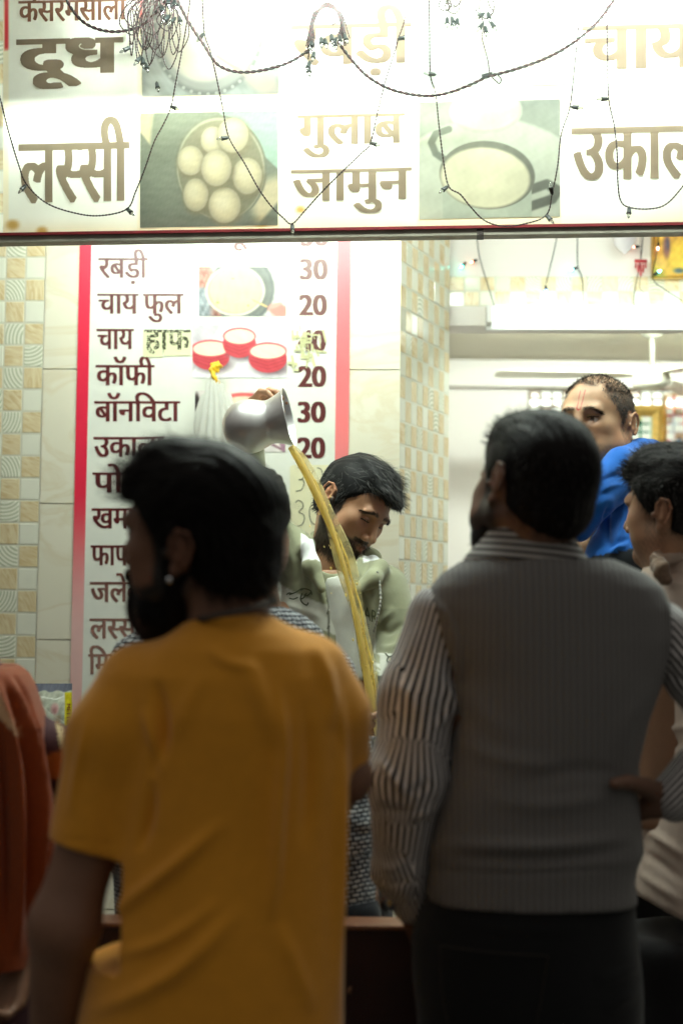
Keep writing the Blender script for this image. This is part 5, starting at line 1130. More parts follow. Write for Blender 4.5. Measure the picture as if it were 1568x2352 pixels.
# ------------------------------------------------------------------ the man at the right edge
def right_man():
    Y = 2.85; c = W(1553, 1171, Y); R = Rm(rad(-134), rad(-2), rad(8)); s = .97
    t = thing('person', 'man with thick dark hair in a pale tan shirt at the right edge, facing away', 'person', (c[0], Y, 0))
    base = (.33, .18, .105)
    f = Field(c-[.18, .18, .22], c+[.18, .18, .18], .003); T = head_shape(f, c, R, s, 1.0)
    f.cone(T((0, .03, -.04)), W(1560, 1300, Y), .060, .07, .03); V, F = f.mesh(); head = (relax(V, F, 1, .35), F)
    LA = [W(1500, 1400, Y), W(1520, 1700, Y+.03), W(1490, 1900, Y+.2)]; RA = [W(1740, 1400, Y), W(1790, 1720, Y), W(1780, 1950, Y+.1)]
    g = Field(np.array([c[0]-.24, Y-.22, .7]), np.array([c[0]+.42, Y+.42, c[2]-.12]), .008); g.loft([(W(1570, 1300, Y), .07, .06), (W(1620, 1420, Y), .17, .09), (W(1620, 1900, Y), .15, .1)], .01)
    for A in (LA, RA): g.chain(A, [.045, .04, .028], .02, .02); hand_shape(g, A[2], A[2]-A[1], (-.5, .5, -.2), 1, (.4, .5, .4))
    V2, F2 = g.mesh(); V, F = join([head, (relax(V2, F2, 1), F2)]); mesh_obj('body', V, F, M_SKIN, t, skin_paint(V, c, R, s, base, beard=0, stubble=.6))
    V, F, N = hair_mesh(c, R, s, .0035, (.010, .014, .014), .066, -.062, .012, [], 32, .0016, post=[((0, -.085, .080), (.050, .024, .016))])
    def cb(P):
        q = local(P, c, R, s); top = sst(.04, .08, q[:, 2])[:, None]; return (np.array([.4, -.9, .05])*top+np.array([0, .3, -1.0])*(1-top)+.35*np.stack([np.sin(q[:, 1]*160), np.cos(q[:, 0]*140), np.sin(q[:, 2]*150)], 1))@R.T
    add_hair('hair', t, V, F, N, c, R, s, cb, 5600, .018, .0012, .5, 38, ((.010, .009, .009), (.045, .040, .036)), .35)
    f = Field(np.array([c[0]-.26, Y-.24, .80]), np.array([c[0]+.46, Y+.26, c[2]-.09]), .0065)
    rows = [(1262, 1528, 1640), (1285, 1504, 1690), (1320, 1482, 1735), (1380, 1470, 1765), (1480, 1470, 1770), (1590, 1494, 1770), (1700, 1492, 1770), (1800, 1482, 1770), (1900, 1466, 1772), (2000, 1450, 1775), (2110, 1440, 1780), (2150, 1440, 1780)]
    f.loft(sil(rows, Y, [.075, .09, .105, .12, .125, .125, .125, .13, .135, .14, .145, .145]), .02, 2.2, rad(10))
    f.chain(LA[:2]+[W(1500, 1800, Y+.1)], [.06, .055, .048], .02, .02); f.chain(RA, [.062, .056, .042], .02, .02); f.ell(W(1555, 1262, Y-.02), (.062, .06, .045), .008, sub=True)
    f.chain([W(1512, 1288, Y-.06), W(1540, 1262, Y-.085), W(1580, 1250, Y-.07), W(1620, 1258, Y)], [.014, .02, .02, .018], .008, .01)
    q0 = W(1440, 2040, Y)
    f.comb(lambda x, y, z: (q0[2]-z)-.40*(x-q0[0])+0*y, [a[0] for a in f.ax], [a[-1] for a in f.ax], .003, inter=True)
    fo = [([(1500, 1310), (1535, 1290), (1568, 1285)], 5, .006), ([(1505, 1330), (1540, 1315), (1575, 1318)], 6, -.006), ([(1520, 1350), (1550, 1340), (1580, 1345)], 6, .006), ([(1500, 1660), (1540, 1672), (1580, 1668)], 7, .005), ([(1500, 1700), (1540, 1705), (1580, 1712)], 8, -.005), ([(1470, 1900), (1520, 1930), (1580, 1975)], 9, .008), ([(1465, 1950), (1520, 1985), (1575, 2030)], 9, -.007), ([(1460, 2000), (1510, 2035), (1570, 2075)], 9, .006)]
    garment(f, 'shirt', cloth('tan_cotton', (.60, .48, .40), .8, .05, 60, .2, 600, .1), t, 51, .004, 20, fo)
    f = Field(W(1512, 1318, Y-.1)-.1, W(1512, 1318, Y-.1)+.1, .004); f.chain([W(1500, 1285, Y-.085), W(1516, 1305, Y-.112), W(1524, 1330, Y-.118)], [.009, .014, .011], .01, .012)
    V, F = f.mesh(); N = vnorm(V, F); V = V+N*(.003*vnoise(V, 260, 3))[:, None]; mesh_obj('wool_neckerchief', V, F, cloth('brown_wool', (.20, .13, .085), .95, .3, 200, .6, 400, .4), t)
    legs(t, W(1615, 2200, Y), .18, .13, .004, M_TROUSER, rad(180))
    return t
right_man()

# ------------------------------------------------------------------ the man in the patterned knit, hidden behind the orange shirt
def knit_man():
    Y = 2.88; c = W(566, 1215, Y); R = Rm(rad(160), rad(4), rad(0)); s = .98
    t = thing('person', 'man in a dark and white knitted sweater standing at the counter behind the orange T-shirt', 'person', (c[0], Y, 0))
    f = Field(c-[.18, .18, .22], c+[.18, .18, .18], .004); T = head_shape(f, c, R, s, 1.0); f.cone(T((0, .03, -.04)), W(565, 1390, Y), .06, .07, .03); V, F = f.mesh(); head = (relax(V, F, 1), F)
    LA = [W(752, 1548, Y-.02), W(803, 1900, Y-.06), W(850, 2165, Y-.10)]; RA = [W(330, 1530, Y), W(270, 1900, Y-.02), W(420, 2080, Y-.16)]
    g = Field(np.array([c[0]-.34, Y-.36, .7]), np.array([c[0]+.34, Y+.22, c[2]-.12]), .008); g.loft([(W(565, 1400, Y), .07, .06), (W(560, 1500, Y), .17, .09), (W(560, 2100, Y), .16, .1)], .01)
    for A, e in ((LA, 1), (RA, -1)): g.chain(A, [.045, .04, .028], .02, .02); hand_shape(g, A[2], (-.5*e, -.8, -.12), (0, -.1, -1), e, (.3, .4, .3), .95)
    V2, F2 = g.mesh(); V, F = join([head, (relax(V2, F2, 1), F2)]); mesh_obj('body', V, F, M_SKIN, t, skin_paint(V, c, R, s, (.25, .135, .08), beard=.2))
    V, F, N = hair_mesh(c, R, s, .0045, (.008, .012, .012), .066, -.07, .008, [], 62, .003); add_hair('hair', t, V, F, N, c, R, s, lambda P: np.tile(R@np.array([0, .3, -1.0]), (len(P), 1)), 900, .02, .0013, .5, 48)
    f = Field(np.array([c[0]-.36, Y-.30, .80]), np.array([c[0]+.36, Y+.24, c[2]-.12]), .006)
    rows = [(1392, 478, 655), (1412, 420, 705), (1440, 330, 742), (1480, 272, 764), (1530, 248, 788), (1600, 262, 806), (1700, 262, 818), (1800, 260, 826), (2000, 262, 830), (2112, 265, 832), (2200, 270, 832)]
    f.loft(sil(rows, Y, [.07, .085, .10, .11, .118, .122, .125, .128, .13, .13, .13]), .02, 2.3)
    f.chain([LA[0], W(782, 1720, Y-.03), LA[1], W(815, 2105, Y-.09)], [.058, .056, .052, .046], .02, .02); f.chain([RA[0], RA[1], W(400, 2060, Y-.14)], [.066, .06, .046], .02, .02); f.ell(W(565, 1385, Y), (.068, .06, .04), .006, sub=True)
    segs = [(W(555, 2200, Y), W(555, 1400, Y), .22), (LA[0], LA[1], .058), (LA[1], LA[2], .05), (RA[0], RA[1], .058)]
    garment(f, 'knit_sweater', pattern('flecked_knit', p_knit(.0155, .0085, (.008, .011, .022), (.62, .66, .68)), (.3, .3, .3), .95), t, 61, .003, 24, [([(800, 1800), (830, 1815), (865, 1800)], 9, .006), ([(800, 1900), (835, 1915), (870, 1900)], 9, -.005)], segs, rel=2)
    b = MB(); w = W(814, 2092, Y-.09); b.lathe(w, LA[2]-LA[1], [(-.012, .040), (-.012, .049), (.012, .050), (.036, .046), (.038, .040)], 28); b.obj('ribbed_cuff', cloth('dark_rib', (.010, .012, .016), .95, .2, 300), t, True)
    legs(t, W(555, 2280, Y), .18, .13, .004, M_TROUSER, 0)
    return t
knit_man()

# ------------------------------------------------------------------ the woman at the left edge
def woman():
    Y = 2.6; c = W(-150, 1330, Y); R = Rm(rad(-160), rad(2), rad(0)); s = .95
    t = thing('person', 'woman at the left edge in an orange shawl over a maroon embroidered sleeve', 'person', (c[0], Y, 0))
    base = (.23, .125, .075)
    f = Field(c-[.18, .18, .22], c+[.18, .18, .18], .004); T = head_shape(f, c, R, s, .95); f.cone(T((0, .03, -.04)), W(-130, 1510, Y), .052, .062, .03); V, F = f.mesh(); head = (relax(V, F, 1), F)
    A = [W(60, 1670, Y), W(165, 1860, Y+.02), W(60, 2200, Y-.10)]
    g = Field(np.array([c[0]-.36, Y-.28, .6]), np.array([c[0]+.34, Y+.2, c[2]-.1]), .007); g.loft([(W(-85, 1500, Y), .06, .05), (W(-70, 1620, Y), .10, .07), (W(-60, 2200, Y), .14, .1)], .01)
    g.chain(A, [.038, .038, .027], .02, .02); V2, F2 = g.mesh(); h = Field(A[2]-[.12, .12, .22], A[2]+[.12, .12, .1], .0045)
    h.cone(A[1], A[2], .042, .027, .01); hand_shape(h, A[2], W(12, 2330, Y-.14)-A[2], (-.5, -.6, .2), 1, (.5, .6, .4), .95, (.5, .5)); V3, F3 = h.mesh()
    V, F = join([head, (relax(V2, F2, 1), F2), (relax(V3, F3, 1), F3)]); mesh_obj('body', V, F, M_SKIN, t, skin_paint(V, c, R, s, base))
    V, F, N = hair_mesh(c, R, s, .0045, (.008, .012, .014), .064, -.10, .004, [((0, .10, -.05), (.045, .04, .05))], 72, .003); add_hair('hair', t, V, F, N, c, R, s, lambda P: np.tile(R@np.array([0, .6, -1.0]), (len(P), 1)), 1200, .05, .0012, .1, 58)
    f = Field(np.array([c[0]-.36, Y-.24, .55]), np.array([c[0]+.38, Y+.22, c[2]-.12]), .006)
    rows = [(1515, -160, 0), (1545, -230, 40), (1600, -270, 80), (1700, -270, 105), (1900, -250, 100), (2100, -250, 110), (2352, -270, 120), (2500, -280, 130)]
    f.loft(sil(rows, Y, [.07, .09, .11, .12, .12, .13, .14, .15]), .02, 2.2); f.chain([W(76, 1692, Y), W(122, 1726, Y), W(138, 1772, Y+.0)], [.042, .045, .044], .02, .02)
    def paint(V):
        x, y = project(V).T; C = np.tile(np.array((.055, .018, .024)), (len(V), 1)); sl = x > 60
        m = sst(-2, 2, y-(1735-(x-110)*.45))*sl*(y < 1790); C = C*(1-m[:, None])+np.array((.36, .10, .015))*m[:, None]; return C
    o, V, F = garment(f, 'maroon_dress', cloth('maroon_cotton', (1, 1, 1), .8, .06, 60, .2, 600, .1, 'Col'), t, 71, .003, 22, (), None, paint, 2)
    bvh = BVHTree.FromPolygons([tuple(q) for q in V], F.tolist())
    def pj(px, py):
        d = ray(px, py); d = d/np.linalg.norm(d); hh = bvh.ray_cast(Vector(CAMP), Vector(d)); return CAMP+d*((hh[3] if hh[0] is not None else Y)-.002)
    b = MB(); gold = (.55, .40, .20)
    stroke(b, [(133, 1652), (139, 1690), (146, 1720)], 2.2, pj, gold)
    for k in range(9):
        x, y = 132+k*1.7, 1648+k*8.6
        for e in (-1, 1): stroke(b, [(x, y), (x+e*4.5, y-2), (x+e*8, y+(-5 if k < 5 else 2))], 3.2, pj, gold, 3)
    b.obj('gold_embroidery', mat('gold_thread', rough=.45, metal=.3, attr='Col'), t)
    # shawl: gathered cloth falling from the shoulder in long folds
    f = Field(np.array([c[0]-.12, Y-.28, .80]), np.array([c[0]+.34, Y+.22, c[2]-.10]), .0055)
    rows = [(1528, -40, 36), (1545, -70, 62), (1575, -100, 78), (1615, -100, 90), (1661, -100, 106), (1750, -90, 114), (1850, -90, 126), (1960, -80, 134), (2060, -75, 134), (2160, -70, 130), (2300, -65, 118), (2420, -60, 110)]
    f.loft(sil(rows, Y-.02, [.075, .095, .115, .125, .13, .135, .14, .142, .142, .142, .14, .14]), .02, 2.2)
    fo = [([(36, 1545), (72, 1610), (98, 1720), (114, 1850), (120, 2050)], 6, .012), ([(28, 1545), (66, 1610), (92, 1740), (104, 1900), (106, 2100)], 5, -.020), ([(14, 1548), (50, 1620), (76, 1740), (88, 1900), (90, 2100)], 7, .018), ([(6, 1552), (36, 1630), (56, 1750), (66, 1900), (68, 2150)], 6, -.022), ([(-12, 1560), (18, 1640), (38, 1760), (46, 1950), (44, 2200)], 8, .014), ([(-30, 1570), (0, 1700), (14, 1900), (14, 2200)], 9, -.014), ([(50, 1555), (84, 1640), (104, 1740), (120, 1950)], 4, -.006)]
    fo = [(l, w, a*1.6) for l, w, a in fo]
    def paint2(V):
        x, y = project(V).T; C = np.tile(np.array((.235, .046, .007)), (len(V), 1)); m = (1-sst(-6, 6, x-(-16+(y-1560)*.45)))*(y < 1650+x); C = C*(1-m[:, None])+np.array((.62, .42, .25))*m[:, None]
        m = (1-sst(-10, 10, x-(60+.0*y)))*sst(1640, 1760, y)*0; return C
    garment(f, 'orange_shawl', cloth('orange_weave', (1, 1, 1), .75, .08, 120, .35, 900, .2, 'Col'), t, 75, .003, 20, fo, None, paint2, 1)
    b = MB(); q = A[2]+(A[1]-A[2])*.06; b.lathe(q, A[1]-A[2], [(-.002, .031), (0, .034), (.002, .031)], 24); b.obj('bangle', mat('gold_bangle', (.7, .5, .2), .3, 1.0), t, True)
    f = Field(W(-60, 2560, Y)+[-.24, -.24, -.85], W(-60, 2560, Y)+[.26, .24, .12], .012)
    h0 = W(-60, 2460, Y); f.loft([(h0, .17, .13), (h0-[0, 0, .3], .2, .17), (np.array([h0[0], h0[1], .06]), .26, .23)], .01, 2.1); garment(f, 'skirt', M_TROUSER, t, 77, .006, 16, ())
    b = MB()
    for e in (-.07, .08): b.lathe((h0[0]+e, Y+.12, .03), (0, 1, 0), [(-.1, 0), (-.09, .026), (0, .033), (.09, .03), (.12, .012), (.125, 0)], 16)
    b.obj('shoes', M_SHOE, t, True)
    return t
woman()
# ------------------------------------------------------------------ pot, tea, bag, counter, packet
pot = thing('cooking_pot', 'round bellied steel pot with flared mouth tipped over to pour tea', 'pot', W(590, 985, 3.3))
pc = W(578, 978, 3.3); rc = W(664, 958, 3.28); ax = rc-pc; ax /= np.linalg.norm(ax); ax = ax+np.array([0, .10, 0]); ax /= np.linalg.norm(ax)
k = 3.3/3267
prof = [(-66, 0), (-66, 12), (-62, 28), (-50, 46), (-32, 58), (-10, 63), (12, 60), (30, 54), (42, 51), (54, 53), (68, 58), (82, 65), (87, 69), (89, 70.5), (90, 69), (87, 66), (70, 57), (54, 50), (42, 48), (12, 56), (-10, 59), (-48, 40), (-62, 0)]
P = spline([(a, r, 0) for a, r in prof], 3); b = MB(); b.lathe(pc, ax, [(p[0]*k, max(p[1], 0)*k) for p in P], 64)
def brushed(nt, N, L, p, src):
    tc = N.new('ShaderNodeTexCoord'); n = N.new('ShaderNodeTexNoise'); n.inputs['Scale'].default_value = 9; n.inputs['Detail'].default_value = 6; L.new(tc.outputs['Object'], n.inputs['Vector'])
    r = N.new('ShaderNodeMapRange'); r.inputs[3].default_value = .30; r.inputs[4].default_value = .52; L.new(n.outputs['Fac'], r.inputs[0]); L.new(r.outputs[0], p.inputs['Roughness'])
b.obj('vessel', mat('polished_steel', (.94, .94, .92), .2, 1.0, build=brushed), pot, True)
b = MB(); b.lathe(pc, ax, [(-30*k, 0), (-30*k, 52*k), (60*k, 50*k)], 40) if False else None
# tea: a thin falling sheet that twists into strands
M_TEA = mat('milky_tea', (1.0, .86, .40), .3)
def tea_nodes(nt, N, L, p):
    t = N.new('ShaderNodeBsdfTranslucent'); t.inputs[0].default_value = (1.0, .88, .42, 1); m = N.new('ShaderNodeMixShader'); m.inputs[0].default_value = .7
    L.new(p.outputs[0], m.inputs[1]); L.new(t.outputs[0], m.inputs[2]); L.new(m.outputs[0], N['Material Output'].inputs['Surface'])
tea_nodes(M_TEA.node_tree, M_TEA.node_tree.nodes, M_TEA.node_tree.links, M_TEA.node_tree.nodes['Principled BSDF'])
line = [(668, 1026), (690, 1062), (716, 1112), (742, 1168), (766, 1228), (786, 1290), (802, 1352), (817, 1415), (830, 1480), (842, 1545), (856, 1620), (872, 1700)]
dp = np.linspace(3.27, 3.22, len(line)); P = spline([W(x, y, d) for (x, y), d in zip(line, dp)], 10)
n = len(P); tt = np.linspace(0, 1, n); wv = .5+.5*np.sin(tt*23+1)
rw = (.0078+.0022*np.sin(tt*9)+.0006*np.sin(tt*31)); rd = .0045+.0012*np.sin(tt*14)
T = np.gradient(P, axis=0); T /= np.linalg.norm(T, axis=1)[:, None]; S = np.cross(T, [0, 1, 0]); S /= np.linalg.norm(S, axis=1)[:, None]; D = np.cross(S, T)
q = np.arange(12)*math.pi/6; V = P[:, None]+S[:, None]*(np.cos(q)[None, :, None]*rw[:, None, None])+D[:, None]*((np.sin(q)+.35*np.cos(2*q+3*0))[None, :, None]*rd[:, None, None])
F12 = [[i*12+j, i*12+(j+1) % 12, (i+1)*12+(j+1) % 12, (i+1)*12+j] for i in range(n-1) for j in range(12)]+[list(range(12))[::-1], [(n-1)*12+j for j in range(12)]]
ts_ = thing('tea_stream', 'long pale yellow stream of milky tea falling from the tilted steel pot', 'tea', P[-1])
te = MB(); te.add(V, F12)
for a0, a1, off, r0 in ((.30, .62, .012, .0020), (.42, .80, .015, .0018), (.05, .34, .010, .0018), (.60, .98, .014, .0022)):
    m = (tt >= a0)&(tt <= a1); u_ = (tt[m]-a0)/(a1-a0); te.tube(P[m]+S[m]*(off*np.sin(u_*math.pi)+.0005*np.sin(u_*29))[:, None], r0*(.4+np.sin(u_*math.pi)), 7)
g = np.random.default_rng(3)
for k_ in range(26):
    i_ = int(g.uniform(.25, .98)*n); q_ = P[i_]+S[i_]*g.normal(0, .017)+D[i_]*g.normal(0, .006); r_ = g.uniform(.0010, .0026); te.lathe(q_-T[i_]*r_*1.6, T[i_], [(0, 0), (r_*.6, r_*.8), (r_*1.6, r_), (r_*2.6, r_*.7), (r_*3.4, 0)], 8)
te.obj('core', M_TEA, ts_, True, col=False)
M_FILM = bpy.data.materials.new('thin_tea_film'); M_FILM.use_nodes = True
def film_nodes(nt, N, L):
    p = N['Principled BSDF']; p.inputs['Base Color'].default_value = (1.0, .86, .42, 1); p.inputs['Roughness'].default_value = .2
    t = N.new('ShaderNodeBsdfTransparent'); tr = N.new('ShaderNodeBsdfTranslucent'); tr.inputs[0].default_value = (1.0, .90, .50, 1); a = N.new('ShaderNodeMixShader'); b_ = N.new('ShaderNodeMixShader')
    tc = N.new('ShaderNodeTexCoord'); w = N.new('ShaderNodeTexNoise'); w.inputs['Scale'].default_value = 26; L.new(tc.outputs['Object'], w.inputs['Vector']); mr = N.new('ShaderNodeMapRange'); mr.inputs[1].default_value = .35; mr.inputs[2].default_value = .7; mr.inputs[3].default_value = .15; mr.inputs[4].default_value = .65; L.new(w.outputs['Fac'], mr.inputs[0])
    a.inputs[0].default_value = .6; L.new(p.outputs[0], a.inputs[1]); L.new(tr.outputs[0], a.inputs[2]); L.new(mr.outputs[0], b_.inputs[0]); L.new(t.outputs[0], b_.inputs[1]); L.new(a.outputs[0], b_.inputs[2]); L.new(b_.outputs[0], N['Material Output'].inputs['Surface'])
film_nodes(M_FILM.node_tree, M_FILM.node_tree.nodes, M_FILM.node_tree.links)
fw = .018*np.sin(np.clip(tt*1.02, 0, 1)*math.pi)**.6*(1+.25*np.sin(tt*17))+.002; V = P[:, None]+S[:, None]*(.006+np.cos(q)[None, :, None]*fw[:, None, None])+D[:, None]*(np.sin(q)[None, :, None]*.0022)
te = MB(); te.add(V, F12); te.obj('film', M_FILM, ts_, True, col=False)
jug = thing('steel_jug', 'steel jug held low by the tea maker to catch the pouring tea', 'jug', W(880, 1745, 3.22))
b = MB(); b.lathe(W(880, 1790, 3.22), (0, 0, 1), [(0, 0), (0, .042), (.06, .048), (.085, .044), (.10, .052), (.10, .050), (.084, .041), (.01, .04), (.01, 0)], 40); b.obj('vessel', M_STEEL, jug, True)

# plastic bag hung on the wall by its yellow knot
bag = thing('plastic_bag', 'thin white plastic bag hanging on the wall from a yellow knot', 'bag', WALL.at(490, 1020, .03))
Yb = WALL.at(490, 900)[1]-.05
f = Field(W(490, 930, Yb)-[.13, .08, .17], W(490, 930, Yb)+[.13, .06, .12], .004)
f.loft(sil([(862, 484, 500), (880, 477, 508), (910, 463, 530), (950, 452, 556), (990, 446, 572), (1030, 444, 582), (1040, 450, 575)], Yb, [.008, .012, .02, .03, .036, .036, .025]), .0, 2.0)
V, F = f.mesh(); V = relax(V, F, 2); N = vnorm(V, F); pr = project(V); V = V+N*(.005*np.sin((pr[:, 0]-490)/(pr[:, 1]-800)*60+2*vnoise(V, 20, 3)))[:, None]
mb_ = translucent('thin_white_plastic', 'Col', .45, .03); mesh_obj('sack', V, F, mb_, bag, np.array([.86, .87, .82]))
f = Field(W(492, 852, Yb)-.04, W(492, 852, Yb)+.04, .0025); f.ell(W(493, 848, Yb), (.014, .012, .012), .004); f.ell(W(502, 841, Yb-.004), (.011, .008, .006), .004); f.chain([W(488, 850, Yb-.006), W(490, 864, Yb-.008), W(499, 876, Yb-.004)], [.010, .006, .008], .004, .004); f.chain([W(484, 838, Yb), W(500, 834, Yb), W(508, 842, Yb)], [.004, .006, .004], .003, .003)
V, F = f.mesh(); V = V+vnorm(V, F)*(.0018*vnoise(V, 420, 2))[:, None]; mesh_obj('knot', V, F, mat('yellow_polythene', (.75, .46, .015), .35), bag)
# counter
ct = thing('counter', 'reddish brown laminate counter in front of the tea maker', 'counter', (-.05, 2.7, 0))
zc = W(840, 2122, 2.64)[2]; M_LAM = mat('brown_laminate', (.030, .008, .006), .4, noise=.25, nscale=14); M_TOPL = mat('pale_laminate_edge', (.22, .095, .05), .3, noise=.1, nscale=30)
b = MB(); b.box((-.46, 2.64, .004), (.95, 0, 0), (0, .06, 0), (0, 0, zc-.0095)); b.obj('front_panel', M_LAM, ct)
b = MB(); b.box((-.47, 2.628, zc-.009), (.97, 0, 0), (0, .075, 0), (0, 0, .009)); o = b.obj('top', M_TOPL, ct); md = o.modifiers.new('b', 'BEVEL'); md.width = .0025; md.segments = 2
# snack packet and ladle at the left
pk = thing('snack_packet', 'clear plastic packet with a grey blue header and yellow edge hanging at the left wall', 'packet', W(120, 1690, 3.72))
Yk = 3.72; pkp = lambda o_: (lambda px, py: W(px, py, Yk)+np.array([0, -o_-.010*math.sin((px-70)/96*3.14)*math.sin(max(0, min(1, (py-1572)/130))*3.14)-.002*math.sin(px*.35+py*.11), 0]))
def pkpaint(X, Y):
    p = Paint(X, Y, (205, 210, 190)).noise(16, .16, 31).ell(128, 1628, 9, 13, (214, 176, 168), .4)
    p.ell(128, 1630, 4, 7, (190, 140, 140), .5).line([(95, 1600), (130, 1606), (150, 1598)], 1.6, (244, 248, 236)).line([(88, 1612), (120, 1640), (150, 1660)], 1.3, (236, 240, 226)).line([(100, 1650), (135, 1655)], 1.6, (230, 232, 210))
    p.mix(sst(-1, 1, X-150)*sst(1588, 1592, Y), (220, 206, 40)).noise(10, .4, 33)
    return p.mix(1-sst(1586, 1589, Y+2*np.sin(X*.2)), (118, 122, 136)).C
picture('printed_film', 72, 166, 1570, 1694, 1.5, pkpaint, pkp(0), mat('glossy_film', rough=.18, attr='Col', noise=.1, nscale=60), pk)
b = MB(); letters(b, 'METTO', (0, 42, 0, 9), lambda px, py: pkp(.002)(154+(9-py) if False else 163-py*.9, 1616+px*1.15), lin(140, 84, 24), .04, .0, 70); b.obj('printed_word', mat('packet_ink', rough=.4, attr='Col'), pk)
ld = thing('ladle', 'thin steel ladle leaning up behind the orange shirt at the left', 'ladle', W(150, 1690, 3.4))
b = MB(); b.tube([W(142, 1678, 3.4), W(170, 1660, 3.4), W(215, 1632, 3.42)], [.004, .0045, .005], 10); b.obj('handle', M_STEEL, ld, True)
b = MB(); b.lathe(W(150, 1690, 3.4), (0, -.25, 1), [(-.020, 0), (-.018, .012), (-.008, .026), (.002, .033), (.003, .032), (-.006, .025), (-.016, .010)], 28); b.obj('bowl', M_STEEL, ld, True)

# ------------------------------------------------------------------ garlands of small bulbs in front of the banner
M_WG = mat('dark_green_wire', (.007, .012, .009), .5); M_WR = mat('maroon_wire', (.040, .006, .008), .5); M_SOCK = mat('black_socket', (.006, .010, .009), .4)
M_BULB = mat('clear_bulb_glass', (.82, .85, .80), .05, trans=.85)
def twist(mb, P, r, pitch, mi0=0, mi1=1):
    P = np.asarray(P); L = np.r_[0, np.cumsum(np.linalg.norm(np.diff(P, axis=0), axis=1))]; n = max(8, int(L[-1]/(pitch/7))); s = np.linspace(0, L[-1], n)
    Q = np.stack([np.interp(s, L, P[:, i]) for i in range(3)], 1); T = np.gradient(Q, axis=0); T /= np.linalg.norm(T, axis=1)[:, None]+1e-9
    A = np.cross(T, [.05, 1, .02]); A /= np.linalg.norm(A, axis=1)[:, None]; B_ = np.cross(T, A); a = s/pitch*2*math.pi
    for e, mi in ((0, mi0), (math.pi, mi1)): mb.tube(Q+(np.cos(a+e)[:, None]*A+np.sin(a+e)[:, None]*B_)*r*.95, r, 5, mi=mi)
def gp(x, y, off=.045): return BAN.at(x, y, off)
def bulb(parent, p, d, s=1.0, lit=None):
    d = np.asarray(d, float); d /= np.linalg.norm(d); b = MB(); k = s*.001
    b.lathe(p, d, [(0, 0), (0, 2.4*k), (3*k, 3.0*k), (4*k, 4.4*k), (15*k, 5.2*k), (16*k, 5.9*k), (18*k, 5.9*k), (18*k, 4*k)], 14); o = b.obj('socket', M_SOCK, parent, True)
    b = MB(); b.lathe(p+d*.017*s, d, [(0, 0), (0, 3.2*k), (5*k, 3.6*k), (9*k, 3.0*k), (12*k, 1.4*k), (13.5*k, 0)], 12); b.obj('bulb', lit or M_BULB, parent, True)
def px_dir(x0, y0, x1, y1, off=.045): return gp(x1, y1, off)-gp(x0, y0, off)
def light_string(name, label, paths, bulbs, group, r=.0011, pitch=.016, off=.045, at=None):
    at = at or gp
    t = thing(name, label, 'string lights', at(*paths[0][len(paths[0])//2], off), group); b = MB()
    for P in paths: twist(b, spline([at(x, y, off+.006*math.sin(i*1.9)) for i, (x, y) in enumerate(P)], 10), r, pitch)
    b.obj('wire', None, t, True, [M_WG, M_WR])
    for q in bulbs:
        x, y, dx, dy = q[:4]; p = at(x, y, off); d = at(x+dx, y+dy, off)-p; d = d+np.array([0, -.25*np.linalg.norm(d), 0]); bulb(t, p, d, q[4] if len(q) > 4 else 1.0)
    return t
GS = 'bulb strings draped over the banner'
light_string('string_light', 'dark twisted bulb string swagging across the left banner words', [[(-12, 190), (0, 222), (20, 300), (44, 380), (63, 425), (110, 468), (180, 491), (235, 495), (292, 480), (312, 440), (334, 385), (355, 325), (376, 285), (393, 246), (404, 190), (424, 85), (437, 0), (440, -40)]],
    [(61, 424, -12, 16), (291, 479, 14, 13), (391, 244, 17, 8)], GS)
light_string('string_light', 'dark twisted bulb string dipping between the fried sweets picture and the middle words', [[(462, -40), (465, 0), (470, 78), (484, 120), (500, 190), (512, 250), (526, 316), (560, 372), (592, 430), (620, 470), (650, 500), (671, 514), (700, 484), (740, 440), (790, 390), (832, 350), (850, 330), (866, 262), (884, 190), (906, 120), (914, 90), (930, 40), (938, -40)]],
    [(469, 76, -12, 17), (526, 316, -19, 4), (671, 513, 1, 18), (849, 328, 17, 6), (912, 90, 16, -2)], GS)
light_string('string_light', 'dark twisted bulb string hanging across the tea cup picture', [[(984, -40), (986, 60), (988, 170), (1000, 215), (1008, 290), (1018, 370), (1030, 428), (1056, 446), (1080, 475), (1110, 505), (1150, 519), (1200, 515), (1254, 494), (1268, 440), (1280, 380), (1288, 310), (1308, 245), (1318, 160), (1328, 60), (1340, -40)]],
    [(1001, 172, -17, -1), (1029, 427, -13, 11), (1253, 493, 12, 16), (1268, 448, -4, -14), (1310, 245, 18, 4)], GS)
light_string('string_light', 'dark twisted bulb string at the right end of the banner', [[(1392, -40), (1394, 110), (1397, 225), (1410, 290), (1416, 350), (1418, 420), (1424, 460), (1443, 476), (1490, 480), (1530, 468), (1570, 424), (1600, 380)]], [(1397, 227, -17, 2), (1444, 475, -2, 18)], GS)
cb_ = thing('garland_cable', 'thick maroon and black twisted cable hanging in two swags across the banner top', 'cable', gp(784, 60)); b = MB()
for P in ([(140, -30), (165, 20), (200, 56), (250, 72), (300, 68), (340, 48), (400, -20)], [(398, -20), (430, 44), (468, 102), (500, 148), (545, 165), (600, 162), (660, 145), (705, 118), (722, 100)], [(776, 96), (800, 128), (840, 172), (890, 202), (940, 216), (990, 220), (1040, 210), (1090, 190), (1120, 176), (1180, 160), (1250, 135), (1310, 102), (1370, 52), (1420, -15)]):
    twist(b, spline([gp(x, y, .06) for x, y in P], 10), .0022, .030)
b.obj('twisted_wire', None, cb_, True, [M_BLACKP, M_WR])
b = MB(); p = gp(1118, 176, .06); b.box(p-[.012, .004, .003], (.024, 0, .006), (0, .008, 0), (-.001, 0, .007)); b.obj('clip', M_BLACKP, cb_)
